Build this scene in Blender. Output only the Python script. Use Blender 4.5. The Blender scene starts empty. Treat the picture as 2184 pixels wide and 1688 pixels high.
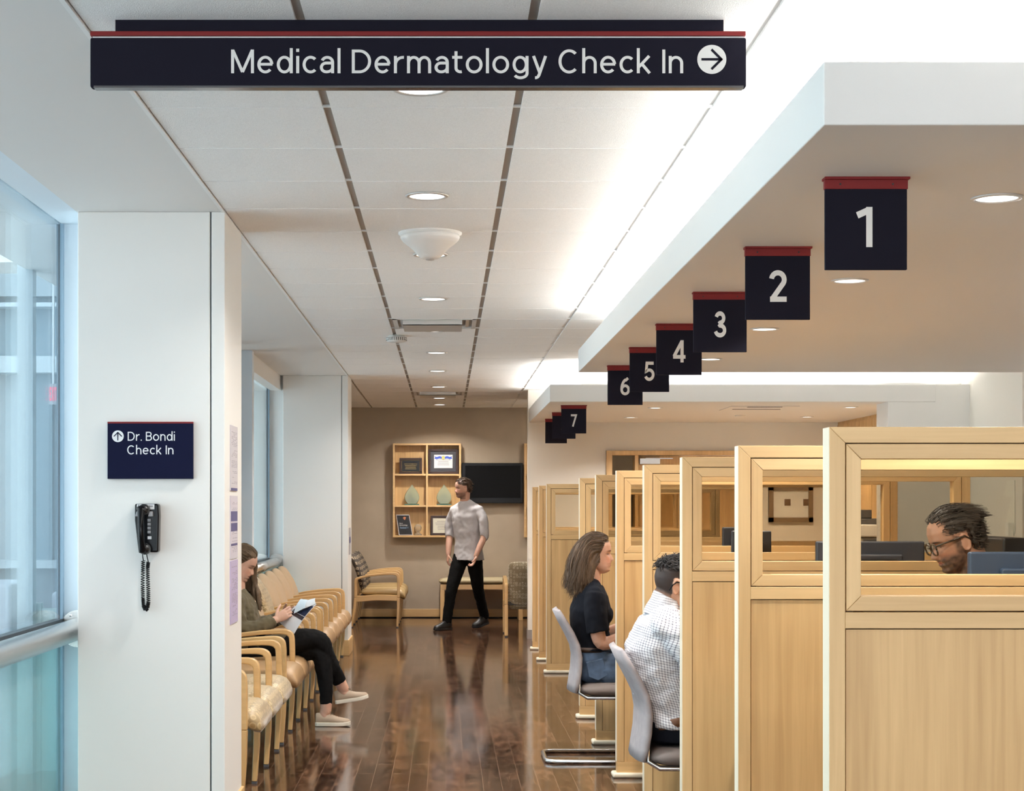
import bpy, bmesh, math, random
import numpy as np
from mathutils import Vector, Matrix, noise as mnoise
random.seed(7)
D = bpy.data
COL = bpy.context.scene.collection
H = 1.47          # eye height of the camera
CEIL = 2.746
SOF = 2.386       # underside of the dropped soffits
SOFT = 2.54
PI = math.pi

# ------------------------------------------------------------------ materials
MATS = {}
def nt(m):
    m.use_nodes = True
    n = m.node_tree.nodes; l = m.node_tree.links
    return n, l, n['Principled BSDF']
def mat(name, c, rough=0.5, metal=0.0, spec=0.5, bump=None, var=None, emit=None, coat=0.0, sheen=0.0):
    if name in MATS: return MATS[name]
    m = D.materials.new(name); n, l, b = nt(m)
    b.inputs['Base Color'].default_value = (*c, 1); b.inputs['Roughness'].default_value = rough
    b.inputs['Metallic'].default_value = metal; b.inputs['Specular IOR Level'].default_value = spec
    b.inputs['Coat Weight'].default_value = coat; b.inputs['Sheen Weight'].default_value = sheen
    if emit:
        b.inputs['Emission Color'].default_value = (*emit[0], 1); b.inputs['Emission Strength'].default_value = emit[1]
    if bump or var:
        tc = n.new('ShaderNodeTexCoord')
    if bump:
        t = n.new('ShaderNodeTexNoise'); t.inputs['Scale'].default_value = bump[0]; t.inputs['Detail'].default_value = 4
        l.new(tc.outputs['Object'], t.inputs['Vector'])
        bp = n.new('ShaderNodeBump'); bp.inputs['Strength'].default_value = bump[1]; bp.inputs['Distance'].default_value = bump[2]
        l.new(t.outputs['Fac'], bp.inputs['Height']); l.new(bp.outputs['Normal'], b.inputs['Normal'])
    if var:
        t = n.new('ShaderNodeTexNoise'); t.inputs['Scale'].default_value = var[0]; t.inputs['Detail'].default_value = 5
        mp = n.new('ShaderNodeMapping'); mp.inputs['Scale'].default_value = var[2] if len(var) > 2 else (1, 1, 1)
        l.new(tc.outputs['Object'], mp.inputs['Vector']); l.new(mp.outputs['Vector'], t.inputs['Vector'])
        r = n.new('ShaderNodeValToRGB'); k = var[1]
        r.color_ramp.elements[0].position = .3; r.color_ramp.elements[1].position = .7
        r.color_ramp.elements[0].color = (*[x * (1 - k) for x in c], 1); r.color_ramp.elements[1].color = (*[min(1, x * (1 + k)) for x in c], 1)
        l.new(t.outputs['Fac'], r.inputs['Fac']); l.new(r.outputs['Color'], b.inputs['Base Color'])
    MATS[name] = m; return m
def wood(name, c, axis, rough=0.45, k=0.16, coat=0.05):
    """maple: fine streaks along an axis, broader board to board drift"""
    if name in MATS: return MATS[name]
    m = D.materials.new(name); n, l, b = nt(m)
    b.inputs['Roughness'].default_value = rough; b.inputs['Coat Weight'].default_value = coat; b.inputs['Coat Roughness'].default_value = .25
    tc = n.new('ShaderNodeTexCoord'); oi = n.new('ShaderNodeObjectInfo')
    add = n.new('ShaderNodeVectorMath'); add.operation = 'ADD'
    cv = n.new('ShaderNodeCombineXYZ'); mul = n.new('ShaderNodeMath'); mul.operation = 'MULTIPLY'; mul.inputs[1].default_value = 37.0
    l.new(oi.outputs['Random'], mul.inputs[0])
    for i in range(3): l.new(mul.outputs[0], cv.inputs[i])
    l.new(tc.outputs['Object'], add.inputs[0]); l.new(cv.outputs[0], add.inputs[1])
    mp = n.new('ShaderNodeMapping'); s = [55, 55, 55]; s[axis] = 2.2; mp.inputs['Scale'].default_value = s
    l.new(add.outputs[0], mp.inputs['Vector'])
    t = n.new('ShaderNodeTexNoise'); t.inputs['Scale'].default_value = 1.0; t.inputs['Detail'].default_value = 5; t.inputs['Distortion'].default_value = .4
    l.new(mp.outputs[0], t.inputs['Vector'])
    mp2 = n.new('ShaderNodeMapping'); s = [9, 9, 9]; s[axis] = .15; mp2.inputs['Scale'].default_value = s
    l.new(add.outputs[0], mp2.inputs['Vector'])
    t2 = n.new('ShaderNodeTexNoise'); t2.inputs['Scale'].default_value = 1.0; t2.inputs['Detail'].default_value = 2
    l.new(mp2.outputs[0], t2.inputs['Vector'])
    mx = n.new('ShaderNodeMath'); mx.operation = 'MULTIPLY_ADD'; mx.inputs[1].default_value = .45
    l.new(t.outputs['Fac'], mx.inputs[0])
    m2 = n.new('ShaderNodeMath'); m2.operation = 'MULTIPLY'; m2.inputs[1].default_value = .55
    l.new(t2.outputs['Fac'], m2.inputs[0]); l.new(m2.outputs[0], mx.inputs[2])
    r = n.new('ShaderNodeValToRGB')
    r.color_ramp.elements[0].position = .33; r.color_ramp.elements[1].position = .67
    r.color_ramp.elements[0].color = (c[0] * (1 - k), c[1] * (1 - k * 1.25), c[2] * (1 - k * 1.6), 1)
    r.color_ramp.elements[1].color = (c[0] * (1 + k * .7), c[1] * (1 + k * .8), c[2] * (1 + k), 1)
    l.new(mx.outputs[0], r.inputs['Fac']); l.new(r.outputs['Color'], b.inputs['Base Color'])
    MATS[name] = m; return m
def glass(name, tint, refl=1.0, haze=0.0, hazec=(.7, .8, .85)):
    if name in MATS: return MATS[name]
    m = D.materials.new(name); m.use_nodes = True; n = m.node_tree.nodes; l = m.node_tree.links; n.clear()
    o = n.new('ShaderNodeOutputMaterial'); tr = n.new('ShaderNodeBsdfTransparent'); gl = n.new('ShaderNodeBsdfGlossy')
    tr.inputs['Color'].default_value = (*tint, 1); gl.inputs['Roughness'].default_value = .0
    fr = n.new('ShaderNodeFresnel'); fr.inputs['IOR'].default_value = 1.45
    ml = n.new('ShaderNodeMath'); ml.operation = 'MULTIPLY'; ml.inputs[1].default_value = refl; l.new(fr.outputs[0], ml.inputs[0])
    mx = n.new('ShaderNodeMixShader'); l.new(ml.outputs[0], mx.inputs['Fac']); l.new(tr.outputs[0], mx.inputs[1]); l.new(gl.outputs[0], mx.inputs[2])
    last = mx
    if not refl:
        last = tr
    if haze:
        df = n.new('ShaderNodeBsdfDiffuse'); df.inputs['Color'].default_value = (*hazec, 1)
        m2 = n.new('ShaderNodeMixShader'); m2.inputs['Fac'].default_value = haze
        l.new(last.outputs[0], m2.inputs[1]); l.new(df.outputs[0], m2.inputs[2]); last = m2
    l.new(last.outputs[0], o.inputs['Surface'])
    MATS[name] = m; return m
def floor_mat():
    m = D.materials.new('dark plank floor'); n, l, b = nt(m)
    tc = n.new('ShaderNodeTexCoord'); mp = n.new('ShaderNodeMapping'); mp.inputs['Rotation'].default_value = (0, 0, PI / 2)
    l.new(tc.outputs['Object'], mp.inputs['Vector'])
    br = n.new('ShaderNodeTexBrick'); br.inputs['Scale'].default_value = 1.0; br.inputs['Brick Width'].default_value = .92
    br.inputs['Row Height'].default_value = .098; br.inputs['Mortar Size'].default_value = .0014; br.inputs['Mortar Smooth'].default_value = .1
    br.offset = .37; br.inputs['Color1'].default_value = (0, 0, 0, 1); br.inputs['Color2'].default_value = (1, 1, 1, 1); br.inputs['Mortar'].default_value = (.5, .5, .5, 1)
    l.new(mp.outputs[0], br.inputs['Vector'])
    sc = n.new('ShaderNodeVectorMath'); sc.operation = 'MULTIPLY'; sc.inputs[1].default_value = (7, 1.6, 3)
    ad = n.new('ShaderNodeVectorMath'); ad.operation = 'ADD'
    l.new(tc.outputs['Object'], sc.inputs[0]); l.new(sc.outputs[0], ad.inputs[0])
    s2 = n.new('ShaderNodeVectorMath'); s2.operation = 'SCALE'; s2.inputs['Scale'].default_value = 13
    l.new(br.outputs['Color'], s2.inputs[0]); l.new(s2.outputs[0], ad.inputs[1])
    t = n.new('ShaderNodeTexNoise'); t.inputs['Scale'].default_value = 1.7; t.inputs['Detail'].default_value = 7; t.inputs['Roughness'].default_value = .62; t.inputs['Distortion'].default_value = 1.6
    l.new(ad.outputs[0], t.inputs['Vector'])
    r = n.new('ShaderNodeValToRGB'); e = r.color_ramp.elements
    e[0].position = .34; e[0].color = (.016, .007, .0045, 1); e[1].position = .68; e[1].color = (.150, .075, .041, 1)
    e2 = r.color_ramp.elements.new(.5); e2.color = (.058, .028, .016, 1)
    l.new(t.outputs['Fac'], r.inputs['Fac'])
    hv = n.new('ShaderNodeHueSaturation'); mr = n.new('ShaderNodeMapRange'); mr.inputs['To Min'].default_value = .6; mr.inputs['To Max'].default_value = 1.6
    l.new(br.outputs['Color'], mr.inputs['Value']); l.new(mr.outputs[0], hv.inputs['Value']); l.new(r.outputs['Color'], hv.inputs['Color'])
    mx = n.new('ShaderNodeMix'); mx.data_type = 'RGBA'; mx.inputs['B'].default_value = (.24, .14, .09, 1)  # pale seam colour paints the light caught by the board bevels
    b2 = n.new('ShaderNodeTexBrick'); b2.inputs['Scale'].default_value = 1.0; b2.inputs['Brick Width'].default_value = .92; b2.inputs['Row Height'].default_value = .098
    b2.inputs['Mortar Size'].default_value = .0055; b2.inputs['Mortar Smooth'].default_value = .1; b2.offset = .37; l.new(mp.outputs[0], b2.inputs['Vector'])
    sx = n.new('ShaderNodeSeparateXYZ'); l.new(mp.outputs[0], sx.inputs[0])
    def M(op, a, v):
        q = n.new('ShaderNodeMath'); q.operation = op; l.new(a, q.inputs[0])
        if isinstance(v, (int, float)): q.inputs[1].default_value = v
        else: l.new(v, q.inputs[1])
        return q.outputs[0]
    edge = M('ABSOLUTE', M('SUBTRACT', M('FRACT', M('DIVIDE', sx.outputs['Y'], .098), 0), .5), 0)
    ends = M('MULTIPLY', b2.outputs['Fac'], M('LESS_THAN', edge, .43))
    lit_seam = M('MAXIMUM', br.outputs['Fac'], ends)
    l.new(lit_seam, mx.inputs['Factor']); l.new(hv.outputs[0], mx.inputs['A'])
    l.new(mx.outputs['Result'], b.inputs['Base Color'])
    t3 = n.new('ShaderNodeTexNoise'); t3.inputs['Scale'].default_value = 3.0; t3.inputs['Detail'].default_value = 3
    l.new(tc.outputs['Object'], t3.inputs['Vector'])
    m3 = n.new('ShaderNodeMapRange'); m3.inputs['To Min'].default_value = .05; m3.inputs['To Max'].default_value = .14
    l.new(t3.outputs['Fac'], m3.inputs['Value']); l.new(m3.outputs[0], b.inputs['Roughness'])
    bp = n.new('ShaderNodeBump'); bp.inputs['Strength'].default_value = .22; bp.inputs['Distance'].default_value = .001
    l.new(t.outputs['Fac'], bp.inputs['Height']); l.new(bp.outputs['Normal'], b.inputs['Normal'])
    b.inputs['Coat Weight'].default_value = .0; b.inputs['Specular IOR Level'].default_value = .42
    return m
def fabric_rings(name, base, ring, scale, thr=.35, rough=.75):
    m = D.materials.new(name); n, l, b = nt(m)
    tc = n.new('ShaderNodeTexCoord'); v = n.new('ShaderNodeTexVoronoi'); v.inputs['Scale'].default_value = scale; v.inputs['Randomness'].default_value = .35
    l.new(tc.outputs['Object'], v.inputs['Vector'])
    r = n.new('ShaderNodeValToRGB'); e = r.color_ramp.elements
    e[0].position = thr - .12; e[0].color = (*base, 1); e[1].position = thr; e[1].color = (*ring, 1)
    e2 = e.new(thr + .12); e2.color = (*[x * .82 for x in base], 1)
    l.new(v.outputs['Distance'], r.inputs['Fac']); l.new(r.outputs['Color'], b.inputs['Base Color'])
    b.inputs['Roughness'].default_value = rough; b.inputs['Sheen Weight'].default_value = .3
    bp = n.new('ShaderNodeBump'); bp.inputs['Strength'].default_value = .3; bp.inputs['Distance'].default_value = .004
    l.new(v.outputs['Distance'], bp.inputs['Height']); l.new(bp.outputs['Normal'], b.inputs['Normal'])
    MATS[name] = m; return m
def fabric_squares(name, base, sq, dot, size):
    """dark cloth with rows of pale squares holding a dark dot"""
    m = D.materials.new(name); n, l, b = nt(m)
    tc = n.new('ShaderNodeTexCoord'); sp = n.new('ShaderNodeSeparateXYZ'); l.new(tc.outputs['Object'], sp.inputs[0])
    def M(op, a, bb=None):
        q = n.new('ShaderNodeMath'); q.operation = op
        for i, x in enumerate((a, bb)):
            if x is None: continue
            if isinstance(x, (int, float)): q.inputs[i].default_value = x
            else: l.new(x, q.inputs[i])
        return q.outputs[0]
    xy = M('ADD', M('MULTIPLY', sp.outputs['X'], 1.0), sp.outputs['Y'])
    def tri(v): return M('ABSOLUTE', M('SUBTRACT', M('FRACT', M('DIVIDE', v, size)), .5))
    mxx = M('MAXIMUM', tri(xy), tri(sp.outputs['Z']))
    r = n.new('ShaderNodeValToRGB'); r.color_ramp.interpolation = 'CONSTANT'; e = r.color_ramp.elements
    e[0].position = 0; e[0].color = (*dot, 1); e[1].position = .1; e[1].color = (*sq, 1)
    e2 = e.new(.24); e2.color = (*base, 1)
    l.new(mxx, r.inputs['Fac']); l.new(r.outputs['Color'], b.inputs['Base Color']); b.inputs['Roughness'].default_value = .8
    MATS[name] = m; return m
def check_cloth(name, base, line, size, w):
    m = D.materials.new(name); n, l, b = nt(m)
    tc = n.new('ShaderNodeAttribute'); tc.attribute_name = 'rest'; sp = n.new('ShaderNodeSeparateXYZ'); l.new(tc.outputs['Vector'], sp.inputs[0])
    def M(op, a, bb=None):
        q = n.new('ShaderNodeMath'); q.operation = op
        for i, x in enumerate((a, bb)):
            if x is None: continue
            if isinstance(x, (int, float)): q.inputs[i].default_value = x
            else: l.new(x, q.inputs[i])
        return q.outputs[0]
    ns = n.new('ShaderNodeTexNoise'); ns.inputs['Scale'].default_value = 7; l.new(tc.outputs['Vector'], ns.inputs['Vector'])
    wob = M('MULTIPLY', ns.outputs['Fac'], .012)
    a = M('LESS_THAN', M('FRACT', M('DIVIDE', M('ADD', sp.outputs['X'], wob), size)), w)
    c = M('LESS_THAN', M('FRACT', M('DIVIDE', M('ADD', sp.outputs['Z'], wob), size)), w)
    f = M('MULTIPLY', M('ADD', a, c), .5)
    mx = n.new('ShaderNodeMix'); mx.data_type = 'RGBA'; mx.inputs['A'].default_value = (*base, 1); mx.inputs['B'].default_value = (*line, 1)
    l.new(f, mx.inputs['Factor']); l.new(mx.outputs['Result'], b.inputs['Base Color']); b.inputs['Roughness'].default_value = .85
    MATS[name] = m; return m
def vcol_mat(name, rough=.5, spec=.4, sss=0.0):
    m = D.materials.new(name); n, l, b = nt(m)
    a = n.new('ShaderNodeAttribute'); a.attribute_name = 'Col'
    tc = n.new('ShaderNodeTexCoord'); t = n.new('ShaderNodeTexNoise'); t.inputs['Scale'].default_value = 60; t.inputs['Detail'].default_value = 4
    l.new(tc.outputs['Object'], t.inputs['Vector'])
    mr = n.new('ShaderNodeMapRange'); mr.inputs['To Min'].default_value = .9; mr.inputs['To Max'].default_value = 1.1; l.new(t.outputs['Fac'], mr.inputs['Value'])
    hv = n.new('ShaderNodeHueSaturation'); l.new(mr.outputs[0], hv.inputs['Value']); l.new(a.outputs['Color'], hv.inputs['Color'])
    l.new(hv.outputs[0], b.inputs['Base Color']); b.inputs['Roughness'].default_value = rough; b.inputs['Specular IOR Level'].default_value = spec
    if sss: b.inputs['Subsurface Weight'].default_value = sss; b.inputs['Subsurface Radius'].default_value = (.01, .004, .002); b.inputs['Subsurface Scale'].default_value = .5
    MATS[name] = m; return m
def hair_mat(name, c1, c2, rough=.55):
    m = D.materials.new(name); n, l, b = nt(m)
    a = n.new('ShaderNodeAttribute'); a.attribute_name = 'Col'
    mx = n.new('ShaderNodeMix'); mx.data_type = 'RGBA'; mx.inputs['A'].default_value = (*c1, 1); mx.inputs['B'].default_value = (*c2, 1)
    l.new(a.outputs['Fac'], mx.inputs['Factor']); l.new(mx.outputs['Result'], b.inputs['Base Color'])
    b.inputs['Roughness'].default_value = rough; b.inputs['Specular IOR Level'].default_value = .35
    MATS[name] = m; return m

# ------------------------------------------------------------------ mesh collector
class MB:
    def __init__(s): s.v = []; s.f = []; s.m = []; s.c = None
    def add(s, vs, fs, mi=0):
        o = len(s.v); s.v += [tuple(x) for x in vs]
        for f in fs: s.f.append(tuple(i + o for i in f)); s.m.append(mi)
        return s
    def box(s, x0, x1, y0, y1, z0, z1, mi=0):
        v = [(x, y, z) for z in (z0, z1) for y in (y0, y1) for x in (x0, x1)]
        return s.add(v, [(0, 2, 3, 1), (4, 5, 7, 6), (0, 1, 5, 4), (2, 6, 7, 3), (0, 4, 6, 2), (1, 3, 7, 5)], mi)
    def quad(s, a, b, c, d, mi=0): return s.add([a, b, c, d], [(0, 1, 2, 3)], mi)
    def prism(s, poly, lo, hi, axis=1, mi=0):
        """extrude a 2D polygon along an axis; poly lists the other two coordinates in xyz order"""
        n = len(poly); v = []
        for h in (lo, hi):
            for p in poly:
                q = list(p); q.insert(axis, h); v.append(q)
        f = [tuple(range(n))[::-1], tuple(range(n, 2 * n))] + [(i, (i + 1) % n, n + (i + 1) % n, n + i) for i in range(n)]
        return s.add(v, f, mi)
    def strip(s, pts, th, y0, y1, mi=0):
        """band of thickness th along a polyline in the xz plane, extruded from y0 to y1"""
        P = [Vector(p) for p in pts]; L = []; R = []
        for i, p in enumerate(P):
            d = (P[min(i + 1, len(P) - 1)] - P[max(i - 1, 0)]).normalized(); nn = Vector((-d.y, d.x))
            t = th[i] if isinstance(th, (list, tuple)) else th
            L.append(p + nn * t / 2); R.append(p - nn * t / 2)
        n = len(P); v = [(p.x, y, p.y) for y in (y0, y1) for p in L + R]
        f = []
        k = 2 * n
        for i in range(n - 1):
            f += [(i, i + 1, n + i + 1, n + i), (k + i, k + n + i, k + n + i + 1, k + i + 1),
                  (i, k + i, k + i + 1, i + 1), (n + i, n + i + 1, k + n + i + 1, k + n + i)]
        f += [(0, n, k + n, k), (n - 1, k + n - 1, k + 2 * n - 1, 2 * n - 1)]
        return s.add(v, f, mi)
    def loft(s, rings, cap=True, mi=0, closed=True):
        n = len(rings[0]); v = [p for r in rings for p in r]; f = []
        for i in range(len(rings) - 1):
            for j in range(n if closed else n - 1):
                a, b = i * n + j, i * n + (j + 1) % n
                f.append((a, b, b + n, a + n))
        if cap:
            f.append(tuple(range(n))[::-1]); f.append(tuple(range((len(rings) - 1) * n, len(rings) * n)))
        return s.add(v, f, mi)
    def tube(s, pts, rad, n=10, mi=0, cap=True, flat=None):
        P = [Vector(p) for p in pts]; rings = []; up = Vector((0, 0, 1)); prev = None
        for i, p in enumerate(P):
            d = P[min(i + 1, len(P) - 1)] - P[max(i - 1, 0)]
            if d.length < 1e-9: d = Vector((0, 0, 1))
            d.normalize()
            if prev is None:
                a = d.cross(up)
                if a.length < .1: a = d.cross(Vector((1, 0, 0)))
            else:
                a = prev - d * prev.dot(d)
                if a.length < 1e-6: a = d.orthogonal()
            a.normalize(); b = d.cross(a); prev = a
            r = rad[i] if isinstance(rad, (list, tuple)) else rad
            fl = flat or 1.0
            rings.append([tuple(p + a * (math.cos(2 * PI * k / n) * r) + b * (math.sin(2 * PI * k / n) * r * fl)) for k in range(n)])
        return s.loft(rings, cap, mi)
    def lathe(s, prof, c, n=32, axis='z', mi=0, cap=True):
        rings = []
        for r, h in prof:
            ring = []
            for k in range(n):
                a = 2 * PI * k / n; x, y = r * math.cos(a), r * math.sin(a)
                ring.append({'z': (c[0] + x, c[1] + y, c[2] + h), 'y': (c[0] + x, c[1] + h, c[2] + y), 'x': (c[0] + h, c[1] + x, c[2] + y)}[axis])
            rings.append(ring)
        return s.loft(rings, cap, mi)
    def ellipsoid(s, c, r, n=16, m=12, M=None, mi=0):
        rings = []
        for i in range(m + 1):
            t = PI * (i + .002) / (m + .004) if m else 0
            ring = []
            for k in range(n):
                a = 2 * PI * k / n
                p = Vector((r[0] * math.sin(t) * math.cos(a), r[1] * math.sin(t) * math.sin(a), r[2] * math.cos(t)))
                if M is not None: p = M @ p
                ring.append(tuple(Vector(c) + p))
            rings.append(ring)
        return s.loft(rings, True, mi)
    def pad(s, c, U, V, N, w, h, t, p=.14, n=14, mi=0, bow=0.0):
        """cushion: rounded rectangle w x h in axes U,V, thickness t along N, softly domed both sides"""
        c, U, V, N = Vector(c), Vector(U), Vector(V), Vector(N)
        def pt(a, b, sgn):
            # round the corners
            x, y = a * w / 2, b * h / 2; r = p * min(w, h)
            ex, ey = abs(x) - (w / 2 - r), abs(y) - (h / 2 - r)
            if ex > 0 and ey > 0:
                q = max(ex, ey); L = math.hypot(ex, ey); k = q / L if L else 1
                x = math.copysign(w / 2 - r + ex * k, x); y = math.copysign(h / 2 - r + ey * k, y)
            e = max(0.0, (1 - abs(a) ** 5) * (1 - abs(b) ** 5)) ** .5
            return tuple(c + U * x + V * y + N * (sgn * t / 2 * (.12 + .88 * e) + bow * (b * b - .3)))
        g = [math.sin(PI / 2 * (-1 + 2 * i / n)) for i in range(n + 1)]
        vs = []; idx = {}
        for sgn in (1, -1):
            for i, a in enumerate(g):
                for j, b in enumerate(g): idx[sgn, i, j] = len(vs); vs.append(pt(a, b, sgn))
        f = []
        for i in range(n):
            for j in range(n):
                f.append((idx[1, i, j], idx[1, i + 1, j], idx[1, i + 1, j + 1], idx[1, i, j + 1]))
                f.append((idx[-1, i, j], idx[-1, i, j + 1], idx[-1, i + 1, j + 1], idx[-1, i + 1, j]))
        B = [(i, 0) for i in range(n)] + [(n, j) for j in range(n)] + [(i, n) for i in range(n, 0, -1)] + [(0, j) for j in range(n, 0, -1)]
        for k in range(len(B)):
            a, b = B[k], B[(k + 1) % len(B)]
            f.append((idx[(1, *a)], idx[(-1, *a)], idx[(-1, *b)], idx[(1, *b)]))
        return s.add(vs, f, mi)
    def build(s, name, mats, parent=None, loc=None, smooth=False, bevel=None, seg=2, colors=None):
        me = D.meshes.new(name)
        off = Vector(parent_loc(parent)) if parent is not None else Vector((0, 0, 0))
        me.from_pydata([(a[0] - off.x, a[1] - off.y, a[2] - off.z) for a in s.v], [], s.f)
        if not isinstance(mats, (list, tuple)): mats = [mats]
        for m in mats: me.materials.append(m)
        me.polygons.foreach_set('material_index', s.m)
        bm = bmesh.new(); bm.from_mesh(me); bmesh.ops.recalc_face_normals(bm, faces=bm.faces); bm.to_mesh(me); bm.free()
        if smooth: me.polygons.foreach_set('use_smooth', [True] * len(me.polygons))
        if colors is not None:
            at = me.color_attributes.new('Col', 'FLOAT_COLOR', 'POINT')
            at.data.foreach_set('color', np.asarray(colors, dtype=np.float32).ravel())
        me.update()
        o = D.objects.new(name, me); COL.objects.link(o)
        if parent is not None: o.parent = parent
        if loc is not None: o.location = loc
        if bevel:
            b = o.modifiers.new('bevel', 'BEVEL'); b.width = bevel; b.segments = seg; b.limit_method = 'ANGLE'; b.angle_limit = math.radians(40)
            if seg > 1: me.polygons.foreach_set('use_smooth', [True] * len(me.polygons)); b.harden_normals = True
        return o
def parent_loc(p):
    v = Vector((0, 0, 0))
    while p is not None: v += p.location; p = p.parent
    return v
def tag(o, label=None, cat=None, group=None, kind=None):
    if label: o['label'] = label
    if cat: o['category'] = cat
    if group: o['group'] = group
    if kind: o['kind'] = kind
    return o
def empty(name, loc, label=None, cat=None, group=None, kind=None):
    o = D.objects.new(name, None); COL.objects.link(o); o.location = loc; o.empty_display_size = .1
    return tag(o, label, cat, group, kind)
def copy_tree(o, dy=0, dx=0):
    c = o.copy(); COL.objects.link(c); c.location = o.location + Vector((dx, dy, 0))
    def rec(src, dst):
        for ch in list(src.children):
            k = ch.copy(); COL.objects.link(k); k.parent = dst; rec(ch, k)
    rec(o, c)
    return c
def struct(name, mb, mats, parent=None, **k):
    o = mb.build(name, mats, parent, **k); o['kind'] = 'structure'
    return o
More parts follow.
